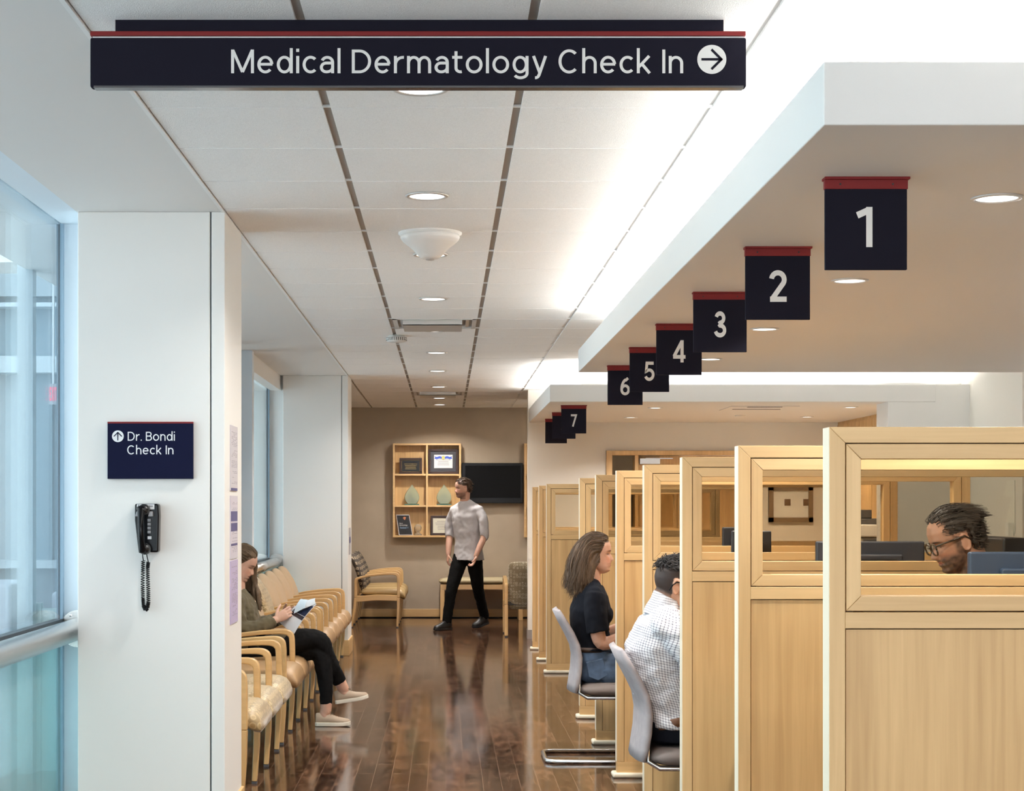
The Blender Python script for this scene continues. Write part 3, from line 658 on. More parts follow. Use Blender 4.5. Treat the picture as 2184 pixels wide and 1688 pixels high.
# air vents
for (y0, y1), lb in zip(VENTS, ('square ceiling air vent with a flat metal plate, nearer of two', 'square ceiling air vent far down the corridor near the end wall')):
    x0, x1 = -.366, .212
    o = empty('air_vent', (-.077, (y0 + y1) / 2, CEIL), lb, 'air vent', 'ceiling air vents')
    m1 = mat('vent metal', (.55, .53, .50), .4, .3); m2 = mat('vent grey', (.42, .40, .38), .6)
    a = MB(); a.box(x0, x1, y0 + .01, y1 - .01, CEIL + .012, CEIL + .017); a.build('backing', m2, o)
    a = MB()
    for q, (i0, i1) in enumerate(((0, .03), (.05, .075))):
        z = CEIL - .002 + .006 * q
        a.box(x0 + i0, x1 - i0, y0 + i0, y0 + i1, z, z + .012); a.box(x0 + i0, x1 - i0, y1 - i1, y1 - i0, z, z + .012)
        a.box(x0 + i0, x0 + i1, y0 + i0, y1 - i0, z, z + .012); a.box(x1 - i1, x1 - i0, y0 + i0, y1 - i0, z, z + .012)
    a.build('frame', mat('vent white', (.7, .69, .67), .5), o)
    a = MB(); a.box(x0 + .07, x1 - .10, y0 + .06, y1 - .12, CEIL - .035, CEIL - .030); a.box(x0 + .07, x1 - .10, y0 + .06, y0 + .066, CEIL - .035, CEIL + .012); a.box(x0 + .07, x1 - .10, y1 - .13, y1 - .12, CEIL - .035, CEIL + .012); a.build('plate', m1, o)
# round detector on the rail
o = empty('smoke_detector', (-.37, 12.6, CEIL), 'small round slotted detector on the dark ceiling rail', 'smoke detector')
a = MB(); a.lathe([(.03, .01), (.06, .008), (.062, -.008), (.074, -.012), (.080, -.026), (.074, -.042), (.05, -.05), (.001, -.051)], (-.37, 12.6, CEIL), 40); a.build('body', mat('detector white', (.72, .70, .66), .5), o, smooth=True)
for k in range(28):
    t = 2 * PI * k / 28; a = MB(); cx, cy = -.37 + .0755 * math.cos(t), 12.6 + .0755 * math.sin(t)
    if math.sin(t) > .35: continue
    a.box(cx - .0022, cx + .0022, cy - .006, cy + .004, CEIL - .038, CEIL - .016); a.build('slot', DARK, o)
# vent in the far soffit
o = empty('linear_diffuser', (2.95, 15.8, SOF), 'square diffuser set in the far soffit beyond the number 6 sign', 'air vent')
a = MB(); a.box(2.62, 3.25, 15.4, 16.1, SOF - .006, SOF); a.build('frame', SOFP, o, bevel=.003)
a = MB(); a.box(2.78, 3.1, 15.46, 15.5, SOF - .01, SOF - .005); a.box(2.7, 3.15, 15.8, 15.83, SOF - .01, SOF - .005); a.build('slot', mat('vent dark', (.16, .14, .13), .6), o)
o = MB().lathe([(.001, -.012), (.05, -.012), (.055, 0), (.001, 0)], (2.98, 17.0, SOF), 24).build('ceiling_disc', CREAM, smooth=True); tag(o, 'small flat round disc in the far soffit below the diffuser', 'ceiling disc')

# ------------------------------------------------------------------ wall sign and wall telephone on the near pillar
Y = 7.27
s = empty('wall_sign', (P(322, 0, Y).x, Y, P(0, 1022, Y).z), 'navy wall plaque with up arrow and two lines of white lettering on pillar', 'sign')
b = MB(); b.box(P(231, 0, Y).x, P(413, 0, Y).x, Y - .018, Y, P(0, 1022, Y).z, P(0, 904, Y).z); b.build('panel', NAVYB, s, bevel=.001)
b = MB(); b.box(P(231, 0, Y).x, P(413, 0, Y).x, Y - .018, Y, P(0, 904, Y).z, P(0, 900.5, Y).z); b.build('red_strip', SRED, s)
Yt = Y - .018
T('lettering', 'Dr. Bondi', 272.5, 373, 940.5, 921.5, Yt, LETW, s, .112); T('lettering', 'Check In', 271.5, 370, 969.5, 950.5, Yt, LETW, s, .112)
arrow_disc(s, 251.5, 931, 12.5, Yt, LETW, NAVYB, PI / 2)

Yp = 7.27
ph = empty('wall_telephone', (P(317, 0, Yp).x, Yp, P(0, 1180, Yp).z), 'black wall telephone with coiled cord hanging on the white pillar', 'telephone')
k = Yp / 3580
def q(u, v): p = P(u, v, Yp); return (p.x, p.z)
b = MB(); poly = [q(292, 1075), q(342, 1075), q(343.5, 1100), q(342, 1178), q(300, 1178), q(292, 1110)]
b.prism(poly, Yp - .055, Yp, 1); b.build('housing', BLACK, ph, bevel=.008, seg=3)
b = MB(); x0, z0 = q(297, 1087); x1, z1 = q(334, 1076); b.box(x0, x1, Yp - .0575, Yp - .055, z0, z1); b.build('label_card', LETW, ph)
Yl = Yp - .0578
for body, a0, a1 in (('Plan', 299.5, 306), ('-mon', 321.5, 331)):
    p0, p1 = P(a0, 1082, Yp), P(a1, 1077.5, Yp)
    text_mb(body, p0.x, p1.x, p0.z, p1.z, Yl - .0006, .16).build('card_lettering', DARK, ph)
for r in range(4):
    b = MB(); x0, z0 = q(320, 1113 + r * 8.3); x1, z1 = q(326.5, 1107 + r * 8.3); b.box(x0, x1, Yp - .062, Yp - .054, z0, z1); b.build('key', mat('phone key', (.22, .22, .23), .4), ph, bevel=.001)
b = MB(); x0, z0 = q(320, 1150); x1, z1 = q(328, 1144); b.box(x0, x1, Yp - .060, Yp - .054, z0, z1); b.build('key', mat('phone pale key', (.6, .6, .62), .4), ph)
for (a0, a1) in ((295, 301), (322, 332)):
    b = MB(); x0, z0 = q(a0, 1102); x1, z1 = q(a1, 1091); b.prism([(x0, z0), (x1, z0), (x1 - .002, z1), (x0 + .006, z1)], Yp - .075, Yp - .055, 1); b.build('cradle_hook', mat('clear hook', (.30, .30, .31), .15), ph, bevel=.002)
# handset: curved bar with a cup at each end, hung in front of the housing
hs = MB(); pts = []
for i in range(17):
    t = i / 16; u = 309.5 + 3.5 * t; v = 1083 + 93 * t
    x, z = q(u, v); pts.append((x, Yp - .095 - .030 * math.sin(PI * t), z))
hs.tube(pts, [.012 + .006 * abs(2 * i / 16 - 1) ** 3 for i in range(17)], 14, flat=.8)
h = hs.build('handset', BLACK, ph, smooth=True)
for (u, v) in ((314, 1088), (316, 1170)):
    x, z = q(u, v); c = MB(); c.lathe([(.001, 0), (.018, 0), (.026, -.012), (.025, -.03), (.014, -.045), (.001, -.048)], (x, Yp - .058, z), 24, 'y'); c.build('handset_cup', mat('phone cup', (.012, .012, .013), .18), h, smooth=True)
# coiled cord
def coil(path, r, turns):
    out = []; n = turns * 10
    for i in range(n + 1):
        t = i / n; f = t * (len(path) - 1); j = min(int(f), len(path) - 2); p = Vector(path[j]).lerp(Vector(path[j + 1]), f - j)
        d = (Vector(path[j + 1]) - Vector(path[j])).normalized(); a = d.cross(Vector((0, 1, 0))).normalized(); w = 2 * PI * turns * t
        out.append(tuple(p + a * (r * math.cos(w)) + Vector((0, 1, 0)) * (r * math.sin(w))))
    return out
def c3(u, v, y=-.03): x, z = q(u, v); return (x, Yp + y, z)
left = [c3(308, 1196), c3(307.5, 1220), c3(307, 1250), c3(307.5, 1275), c3(309, 1292), c3(313, 1301), c3(317, 1297), c3(319, 1285), c3(319, 1262), c3(318, 1235), c3(317.5, 1212), c3(319, 1199)]
cd = MB(); cd.tube([c3(307, 1178), c3(307, 1186), c3(308.5, 1196)], .0022, 6); cd.tube([c3(315, 1177), c3(316, 1186), c3(319, 1199)], .0022, 6)
path = []
for i in range(len(left) - 1):
    for j in range(6): path.append(tuple(Vector(left[i]).lerp(Vector(left[i + 1]), j / 6)))
path.append(left[-1]); cd.tube(coil(path, .0075, 62), .0021, 5); cd.build('coiled_cord', BLACK, ph, smooth=True)

# ------------------------------------------------------------------ notices on the pillar sides
def notice(x, y0, y1, z0, z1, lb, base, blocks, seed, grp):
    s = empty('posted_notice', (x, (y0 + y1) / 2, z0), lb, 'notice', grp)
    b = MB(); b.box(x, x + .004, y0, y1, z0, z1); b.build('sheet', mat('paper ' + base[0], base[1], .5), s)
    rnd = random.Random(seed); m = MB(); z = z1 - .03
    while z > z0 + .03:
        if not any(bz0 - .004 < z < bz1 + .004 for bz0, bz1, _ in blocks):
            ind = rnd.random() * .05 * (y1 - y0) / .25
            for w in range(3):
                a = y0 + (y1 - y0) * (.12 + .27 * w) + ind; bb = min(y1 - .018, a + (y1 - y0) * .25 * rnd.uniform(.6, 1))
                if rnd.random() < .8: m.box(x + .004, x + .0044, a, bb, z, z + .0019)
        z -= .0068 if rnd.random() < .8 else .02
    m.build('print_lines', mat('print ink', (.24, .22, .28), .6), s)
    for bz0, bz1, mm in blocks:
        b = MB(); b.box(x + .004, x + .0047, y0 + .012, y1 - .012, bz0, bz1); b.build('print_block', mm, s)
inkb = mat('notice blue', (.07, .07, .20), .5)
notice(-.957, 7.43, 7.68, 1.537, 1.828, 'topmost white notice sheet on the side of the near pillar', ('lilac grey', (.55, .53, .57)), [(1.537, 1.549, inkb)], 1, 'notices on the near pillar')
notice(-.957, 7.43, 7.68, 1.232, 1.514, 'middle notice with dark blue block on side of the near pillar', ('lilac', (.58, .55, .62)), [(1.355, 1.392, inkb), (1.40, 1.445, inkb), (1.29, 1.30, inkb)], 2, 'notices on the near pillar')
notice(-.957, 7.43, 7.69, .942, 1.224, 'lowest pale purple notice on the side of the near pillar', ('purple', (.47, .41, .60)), [], 3, 'notices on the near pillar')
notice(-.957, 16.55, 16.80, .985, 1.25, 'small dark edged notice on the side of the far pillar', ('grey', (.42, .40, .43)), [(1.10, 1.16, inkb)], 4, None)
# ------------------------------------------------------------------ handrails
def handrail(y0, y1, lb, fr=.085):
    o = empty('handrail', (-1.665, y1, .91), lb, 'handrail')
    m = MB(); m.lathe([(.0495, 0), (.0495, y1 - y0)], (-1.665, y0, .912), 40, 'y'); m.build('rail', STEEL, o, smooth=True)
    m = MB(); m.lathe([(.05, y1 - y0 - .008), (fr, y1 - y0 - .008), (fr, y1 - y0)], (-1.665, y0, .912), 40, 'y'); f = m.build('flange', STEEL, o)
    for a in (.5, 2.1, 3.6, 5.2) if fr > .06 else ():
        m = MB(); m.lathe([(.001, -.006), (.006, -.005), (.006, 0)], (-1.665 + .07 * math.cos(a), y1 - .008, .912 + .07 * math.sin(a)), 12, 'y'); m.build('screw', CHROME, f)
handrail(-4, 7.615, 'thick steel handrail across the near window')
handrail(14.0, 16.5, 'steel handrail at the far window behind the tan seats')
handrail(7.95, 13.775, 'steel handrail behind the seated reader', .052)
# EXIT sign reflected in the near glass, modelled as a solid sign outside
Ye = 10.4
s = empty('exit_sign_reflection', (P(113, 0, Ye).x, Ye, P(0, 862, Ye).z), 'small red EXIT sign reflection in the near window glass', 'sign')
a, bb = P(104, 863, Ye), P(123, 819, Ye)
m = MB(); m.box(a.x, bb.x, Ye, Ye + .02, a.z, bb.z); m.build('plate', mat('exit plate', (.42, .46, .53), .5), s)
text_mb('EXIT', a.x + .006, bb.x - .005, a.z + .022, bb.z - .02, Ye - .002, .2).build('lettering', mat('exit red', (.7, .04, .10), .5, emit=((1, .06, .16), 1.5)), s)
m = MB(); m.box(a.x + .02, a.x + .032, Ye + .005, Ye + .017, bb.z, 2.95); m.build('hanger', SKYM, s)
m = MB(); m.box(-2.9, -2.0, Ye - .2, Ye + .3, 2.95, 3.0); o = struct('ceiling_outside', m, WHITE)
# ------------------------------------------------------------------ booth partitions
PX0, PX1, PT = .923, 2.44, .066
def make_partition():
    o = empty('booth_partition', (PX0, 4.04, 0), 'x', 'partition', 'maple booth partitions')
    y0, y1 = 4.04, 4.04 + PT
    T0, a = 1.6596, .0385
    def mitre(x0, x1, z0, z1, w, wb, ya, yb, names, mats, bevel=.0015):
        # four mitred members around an opening, each with its own grain direction
        L = [(x0, z0), (x0, z1), (x0 + w, z1 - w), (x0 + w, z0 + wb)]
        R = [(x1, z0), (x1, z1), (x1 - w, z1 - w), (x1 - w, z0 + wb)]
        Tp = [(x0, z1), (x1, z1), (x1 - w, z1 - w), (x0 + w, z1 - w)]
        Bt = [(x0, z0), (x1, z0), (x1 - w, z0 + wb), (x0 + w, z0 + wb)]
        for nm, poly, m in zip(names, (L, R, Tp, Bt), mats):
            if nm is None: continue
            sh = []
            c = (sum(p[0] for p in poly) / 4, sum(p[1] for p in poly) / 4)
            for p in poly: sh.append((p[0] + math.copysign(.0003, c[0] - p[0]), p[1] + math.copysign(.0003, c[1] - p[1])))
            b = MB(); b.prism(sh, ya, yb, 1); b.build(nm, m, o, bevel=bevel)
    # outer stiles run to the base; top rail mitred into them
    L = [(PX0, .086), (PX0, T0), (PX0 + a, T0 - a), (PX0 + a, .086)]
    b = MB(); b.prism(L, y0, y1, 1); b.build('stile', W_V, o, bevel=.0015)
    R = [(PX1, .086), (PX1, T0), (PX1 - a, T0 - a), (PX1 - a, .086)]
    b = MB(); b.prism(R, y0, y1, 1); b.build('stile', W_V, o, bevel=.0015)
    b = MB(); b.prism([(PX0, T0), (PX1, T0), (PX1 - a, T0 - a), (PX0 + a, T0 - a)], y0, y1, 1); b.build('top_rail', W_X, o, bevel=.0015)
    g = .0022
    mitre(PX0 + a + g, PX1 - a - g, 1.2135 + g, T0 - a - g, .0365, .0365, y0 + .002, y1 - .002, ('sash', 'sash', 'sash', 'sash'), (W_V, W_V, W_X, W_X))
    b = MB(); b.box(PX0 + .07, PX1 - .07, y0 + .03, y0 + .036, 1.245, 1.59); b.build('glass', GLP, o)
    b = MB(); b.box(PX0 + a, PX1 - a, y0, y1, 1.174, 1.2135 - .0005); b.build('mid_rail', W_X, o, bevel=.0015)
    b = MB(); b.box(PX0 + a + .002, PX1 - a - .002, y0 + .004, y1 - .004, .086, 1.1715); b.build('panel', W_P, o, bevel=.001)
    b = MB(); core = mat('joint shadow line', (.10, .055, .022), .7)
    b.box(PX0 + .02, PX1 - .02, y0 + .012, y1 - .012, .02, 1.2, 0)
    for (x0, x1) in ((PX0 + .02, PX0 + a + .02), (PX1 - a - .02, PX1 - .02)): b.box(x0, x1, y0 + .012, y1 - .012, 1.2, T0 - .02, 0)
    b.box(PX0 + .02, PX1 - .02, y0 + .012, y1 - .012, T0 - a - .02, T0 - .02, 0); b.build('core', core, o)
    b = MB(); b.box(PX0 + .001, PX1, y0 - .001, y1 + .001, .0, .085); b.build('base_rail', W_B, o, bevel=.001)
    b = MB(); b.box(PX0 - .024, PX1, y0 - .024, y1 + .024, 0, .028); b.build('shoe_molding', EDGE, o, bevel=.012, seg=3)
    b = MB(); b.box(PX0 - .0012, PX0 + .0006, y0 + .001, y1 - .001, .087, T0 - .001); b.build('lit_edge_band', EDGE, o)
    return o
part0 = make_partition()
plb = ['nearest maple and glass booth partition, lower right of the number 1 sign', 'second maple partition from the front, showing the framed picture through its glass', 'third maple partition, hiding the face of the man in the checked shirt',
       'fourth maple partition, just beyond the man in the checked shirt', 'fifth maple partition, in front of the woman in black', 'sixth maple partition, just behind the head of the woman in black',
       'seventh maple partition, narrow strip beside the brighter far partition', 'pale yellow lit maple partition behind the woman in black, first of the far group', 'narrow maple partition edge, middle of the three in the far group', 'farthest maple partition edge, next to the white wall end']
PY = [4.04 + 1.256 * i for i in range(7)] + [14.70, 15.9, 17.1]
for i, y in enumerate(PY):
    if i == 6: PX1 = 2.13; o = make_partition(); PX1 = 2.44      # a shorter run at the end of the row
    else: o = part0 if i == 0 else copy_tree(part0)
    o.location = (PX0 if i < 7 else .882, y, 0); o['label'] = plb[i]

# ------------------------------------------------------------------ ganged waiting seats
TAN = mat('tan vinyl', (.40, .245, .118), .4, bump=(120, .1, .002))
TANF = mat('tan fabric', (.47, .34, .215), .85, bump=(400, .25, .001))
PAT = fabric_rings('gold ring fabric', (.40, .275, .12), (.60, .46, .25), 24, .42, .36)
PATB = fabric_rings('gold leaf fabric', (.43, .305, .145), (.63, .50, .30), 34, .40, .42)
SQR = fabric_squares('brown square fabric', (.055, .042, .032), (.42, .33, .22), (.09, .06, .04), .062)
DIS = fabric_rings('olive disc fabric', (.34, .27, .165), (.56, .50, .38), 30, .36, .8)
OLV = mat('olive tan vinyl', (.40, .27, .115), .45, bump=(120, .1, .002))
GLIDE = mat('glide grey', (.08, .08, .085), .5)
def seat_unit(name, n, pitch, seatm, backm, label, cat, group, low=.44):
    """local frame: sitter looks along +x, seats follow +y, front posts at x=0"""
    o = empty(name, (0, 0, 0), label, cat, group)
    for i in range(n + 1):
        y = i * pitch; w = .021
        pts = [(-.515, .36), (-.512, .50), (-.508, .575), (-.47, .598), (-.36, .625), (-.22, .643), (-.10, .650), (-.04, .648), (-.012, .634), (-.001, .606), (.002, .52), (.002, .36)]
        pp, rr = cr([(*q_, 0) for q_ in pts], [.036, .034, .034, .028, .028, .029, .031, .036, .04, .036, .036, .036], 4); b = MB(); b.strip([q_[:2] for q_ in pp], rr, y - w, y + w); b.build('armrest', W_CX, o, bevel=.008, seg=3)
        b = MB(); b.strip([(.002, .36), (-.001, .2), (-.012, .012)], [.036, .033, .027], y - w, y + w); lg = b.build('leg', W_C, o, bevel=.006)
        c = MB(); c.box(-.026, .002, y - .016, y + .016, 0, .012); c.build('foot_glide', GLIDE, lg)
        b = MB(); b.strip([(-.515, .36), (-.53, .2), (-.562, .012)], [.036, .034, .028], y - w, y + w); lg = b.build('leg', W_C, o, bevel=.006)
        c = MB(); c.box(-.576, -.548, y - .016, y + .016, 0, .012); c.build('foot_glide', GLIDE, lg)
        b = MB(); b.strip([(-.51, .345), (-.26, .362), (.0, .355)], .07, y - w * .8, y + w * .8); b.build('side_rail', W_CX, o, bevel=.005)
    for i in range(n):
        y = (i + .5) * pitch; sm = seatm[i] if isinstance(seatm, list) else seatm; bm_ = backm[i] if isinstance(backm, list) else backm
        # seat: loft along depth with a waterfall front
        b = MB(); rings = []; W = pitch / 2 - .012
        prof = [(-.44, .40, .45), (-.40, .385, .462), (-.2, .38, .468), (-.05, .372, .468), (.02, .350, .462), (.055, .335, .447), (.075, .335, .42), (.083, .345, .39)]
        for (x, zl, zh) in prof:
            ring = []
            for k2 in range(20):
                t = 2 * PI * k2 / 20; cx = math.copysign(abs(math.cos(t)) ** .35, math.cos(t)); sz = math.copysign(abs(math.sin(t)) ** .6, math.sin(t))
                ww = W if x < -.02 else W + .0
                crown = .012 * (1 - cx * cx)
                ring.append((x, y + cx * ww, (zl + zh) / 2 + sz * (zh - zl) / 2 + (crown if sz > 0 else 0)))
            rings.append(ring)
        b.loft(rings); b.build('seat', sm, o, smooth=True)
        ax = Vector((-.15, 0, .44 if low > .4 else .5)).normalized(); nn = Vector((ax.z, 0, -ax.x))
        hgt = .49 if low > .4 else .56; mid = Vector((-.485, y, .665 if low > .4 else .575))
        b = MB(); b.pad(mid, (0, 1, 0), ax, nn, pitch - .045, hgt, .085, .42 if low > .4 else .13, 16, bow=-.03 if low > .4 else -.012); b.build('backrest', bm_, o, smooth=True)
    b = MB(); b.box(-.46, -.42, .02, n * pitch - .02, .35, .39); b.box(-.05, -.01, .02, n * pitch - .02, .345, .375); b.build('seat_beam', mat('seat beam', (.05, .045, .04), .5), o)
    return o
def place(o, x, y, rz=0): o.location = (x, y, 0); o.rotation_euler = (0, 0, rz); return o
place(seat_unit('waiting_seat_row', 3, .58, [PAT, PATB, PATB], TANF, 'nearest waiting seat row with gold patterned seats beside the pillar', 'seating', 'ganged waiting seats'), -1.0, 8.30)
place(seat_unit('waiting_seat_row', 5, .58, TAN, TANF, 'middle waiting seat row with plain tan seats, where the reading woman sits', 'seating', 'ganged waiting seats'), -1.0, 10.33)
place(seat_unit('waiting_seat_row', 5, .58, TAN, [PATB, TANF, TANF, TANF, TANF], 'far waiting seat row of tan seats ending at the far pillar', 'seating', 'ganged waiting seats'), -1.0, 13.42)
place(seat_unit('waiting_seat_row', 3, .54, OLV, SQR, 'waiting seat row with brown square patterned backs by the beige end wall', 'seating', 'ganged waiting seats'), -.573, 20.22)
o = place(seat_unit('waiting_armchair', 1, .56, OLV, DIS, 'beech armchair seen from behind with olive disc patterned back', 'chair', None, .3), .955 - .28 + .0, 19.3, PI / 2)
o.location = (1.235, 19.32, 0)
# backless bench by the end wall
o = empty('wall_bench', (.4, 21.7, 0), 'olive cushioned backless bench against the beige end wall', 'bench')
b = MB(); b.pad((.46, 21.69, .50), (1, 0, 0), (0, 1, 0), (0, 0, 1), 1.10, .50, .085, .12, 16); b.build('cushion', mat('olive cushion', (.40, .33, .20), .7), o, smooth=True)
b = MB(); b.box(-.07, .98, 21.46, 21.92, .395, .462); b.build('frame_rail', W_CX, o, bevel=.004)
for x in (-.072, .93):
    b = MB(); b.box(x, x + .055, 21.46, 21.92, 0, .395); b.build('leg', W_C, o, bevel=.004)

# ------------------------------------------------------------------ end wall: award shelf, screen
Ys = 21.86; kk = Ys / 3580
def shelf_unit(dx, lb):
    o = empty('display_shelf', (-.25 + dx, 22, 1.055), lb, 'shelf', 'maple wall display shelves')
    X0, X1, Z0, Z1, t = -.690 + dx, .197 + dx, 1.057, 2.281, .024
    b = MB(); b.box(X0, X1, Ys, 22, Z1 - t, Z1); b.box(X0, X1, Ys, 22, Z0, Z0 + t); b.box(X0, X0 + t, Ys, 22, Z0 + t, Z1 - t); b.box(X1 - t, X1, Ys, 22, Z0 + t, Z1 - t); b.build('case', W_X, o, bevel=.001)
    b = MB(); b.box(X0 + t, X1 - t, 21.985, 21.999, Z0 + t, Z1 - t); b.build('back_panel', W_P, o)
    b = MB(); xm = (X0 + X1) / 2; b.box(xm - t / 2, xm + t / 2, Ys + .002, 21.985, Z0 + t, Z1 - t); b.build('divider', W_V, o, bevel=.001)
    for z in (1.464, 1.872):
        for (a0, a1) in ((X0 + t, xm - t / 2), (xm + t / 2, X1 - t)):
            b = MB(); b.box(a0, a1, Ys + .003, 21.985, z - t / 2, z + t / 2); b.build('shelf', W_X, o, bevel=.001)
    return o
shelf_unit(0, 'six cubby maple display shelf of awards left of the wall screen')
shelf_unit(1.712, 'maple display shelf mostly hidden behind the white wall end')
YF = 21.90
def at(u, v): p = P(u, v, YF); return p.x, p.z
def framed(name, lb, u0, u1, v0, v1, fm, fw, mm=None, mw=0, pm=None, lines=0, tilt=.0, grp=None, cat='picture frame', zbase=None):
    x0, z1 = at(u0, v0); x1, z0 = at(u1, v1)
    if zbase is not None: z1 += zbase - z0; z0 = zbase
    o = empty(name, ((x0 + x1) / 2, YF, z0), lb, cat, grp)
    b = MB(); b.box(x0, x1, YF, YF + .02, z0, z0 + fw); b.box(x0, x1, YF, YF + .02, z1 - fw, z1); b.box(x0, x0 + fw, YF, YF + .02, z0 + fw, z1 - fw); b.box(x1 - fw, x1, YF, YF + .02, z0 + fw, z1 - fw); b.build('frame', fm, o, bevel=.003)
    if mm: b = MB(); b.box(x0 + fw, x1 - fw, YF + .010, YF + .014, z0 + fw, z1 - fw); b.build('mat_board', mm, o)
    w = fw + mw; b = MB(); b.box(x0 + w, x1 - w, YF + .007, YF + .010, z0 + w, z1 - w); b.build('sheet', pm, o)
    if lines:
        lm = MB(); z = z1 - w - .05; rnd = random.Random(u0)
        while z > z0 + w + .03:
            L = rnd.uniform(.45, .8) * (x1 - x0 - 2 * w) / 2; c = (x0 + x1) / 2
            lm.box(c - L, c + L, YF + .0062, YF + .007, z, z + .006); z -= .021
        lm.build('print_lines', lines, o)
    return o, (x0, x1, z0, z1)
MAHO = mat('mahogany frame', (.035, .014, .009), .3); BKB = mat('black plate', (.008, .008, .008), .3); GLD = mat('gold print', (.45, .33, .13), .4, .5)
PAPW = mat('certificate paper', (.70, .68, .66), .5); INK = mat('certificate ink', (.25, .23, .24), .6)
o, r = framed('award_plaque', 'dark wooden plaque with black plate in the upper left cubby', 852, 900, 976, 1010, MAHO, .028, GLD, .004, BKB, GLD, zbase=1.8845, cat='plaque')
o, r = framed('framed_certificate', 'framed certificate with blue ribbon banner in the upper right cubby', 913.5, 977.5, 957, 1010, MAHO, .03, mat('dark mat board', (.05, .05, .06), .5), .045, PAPW, INK, zbase=1.8845, cat='picture frame')
x0, x1, z0, z1 = r; c = (x0 + x1) / 2; b = MB()
for sgn in (-1, 1):
    pts = [(c + sgn * .02, z1 - .10), (c + sgn * .05, z1 - .092), (c + sgn * .085, z1 - .104), (c + sgn * .115, z1 - .094), (c + sgn * .108, z1 - .112), (c + sgn * .117, z1 - .126), (c + sgn * .085, z1 - .134), (c + sgn * .05, z1 - .122), (c + sgn * .02, z1 - .13)]
    b.add([(p[0], YF + .0055, p[1]) for p in pts], [tuple(range(len(pts)))])
b.build('ribbon_banner', mat('ribbon blue', (.05, .10, .50), .5), o)
b = MB(); b.add([(c + .022 * math.cos(2 * PI * i / 24), YF + .005, z1 - .114 + .027 * math.sin(2 * PI * i / 24)) for i in range(24)], [tuple(range(24))]); b.build('seal', mat('seal yellow', (.55, .52, .16), .5), o)
o, r = framed('framed_certificate', 'framed pale certificate in the lower right cubby behind the walking man', 918.5, 968, 1100, 1142, MAHO, .03, None, .0, mat('certificate cream', (.62, .58, .46), .25), INK, zbase=1.083, cat='picture frame')
# black display panel leaning in the lower left cubby
o = empty('acrylic_display', (P(862, 0, YF).x, YF, 1.083), 'black leaflet in a clear leaning stand in the lower left cubby', 'display stand')
a = [at(846, 1098), at(872, 1098), at(879, 1141), at(852, 1141)]; dz = 1.084 - a[2][1]; a = [(x, z + dz) for x, z in a]
b = MB(); b.prism([(a[0][0] - .008, a[0][1] + .004), (a[1][0] + .004, a[1][1] + .004), (a[2][0] + .008, a[2][1]), (a[3][0] - .008, a[3][1])], YF + .002, YF + .008, 1); b.build('acrylic_holder', mat('acrylic pale', (.62, .60, .60), .2), o)
b = MB(); b.prism([(p[0], p[1] + (.008 if i > 1 else -.004)) for i, p in enumerate(a)], YF - .0, YF + .002, 1); b.build('leaflet', mat('leaflet black', (.014, .014, .016), .35), o)
def tx(name, body, u0, u1, v1, v0, m):
    p, q2 = at(u0, v1), at(u1, v0); text_mb(body, p[0], q2[0], p[1] + dz, q2[1] + dz, YF - .001, .15).build(name, m, o)
tx('lettering', 'Penn', 852, 859, 1117, 1114.5, mat('leaflet white', (.6, .58, .55), .5)); tx('lettering', 'Dermatology', 852, 869, 1121, 1118, mat('leaflet white', (.6, .58, .55), .5)); tx('lettering', 'Ranked #1', 853.5, 871.5, 1127, 1123, mat('leaflet blue', (.20, .30, .42), .5))
b = MB(); p = at(863, 1105); b.add([(p[0] + .022 * math.cos(t) * (1 if math.sin(t) > 0 else .6), YF - .001, p[1] + dz + .02 * math.sin(t)) for t in [2 * PI * i / 16 for i in range(16)]], [tuple(range(16))]); b.build('leaflet_picture', mat('leaflet orange', (.42, .16, .07), .5), o)
# glass awards
GAW = glass('award glass', (.74, .82, .70), .8, .22, (.62, .66, .48)); GAE = glass('award glass edge', (.30, .55, .45), 1.0, .35, (.15, .38, .30))
for u, lb in ((878.5, 'teardrop glass award in the left middle cubby'), (947, 'teardrop glass award in the right middle cubby beside the walking man')):
    p = P(u, 0, YF); zb = 1.477
    o = empty('glass_award', (p.x, YF + .02, zb), lb, 'award', 'teardrop glass awards')
    pr = [(.0, .272), (.028, .232), (.062, .188), (.088, .142), (.097, .10), (.092, .066), (.072, .034), (.052, .012)]
    poly = [(p.x + x, zb + z) for x, z in pr] + [(p.x - x, zb + z) for x, z in reversed(pr[1:])]
    b = MB(); b.prism(poly, YF + .008, YF + .026, 1); b.build('body', GAW, o, bevel=.006, seg=1)
    b = MB(); b.box(p.x - .095, p.x + .095, YF - .01, YF + .05, zb, zb + .013); b.build('base', GAE, o, bevel=.002)
o = empty('crystal_globe', (P(891.5, 0, YF).x, YF, 1.083), 'small clear crystal globe in the lower left cubby', 'ornament'); x = P(891.5, 0, YF).x
b = MB(); b.ellipsoid((x, YF + .02, 1.083 + .095), (.048, .048, .052), 24, 16); b.build('globe', glass('crystal', (.92, .88, .80), .8, .25, (.75, .66, .52)), o, smooth=True)
b = MB(); b.lathe([(.05, 0), (.05, .012), (.032, .022), (.02, .045), (.001, .045)], (x, YF + .02, 1.083), 20); b.build('base', glass('crystal', (.8, .74, .62)), o)
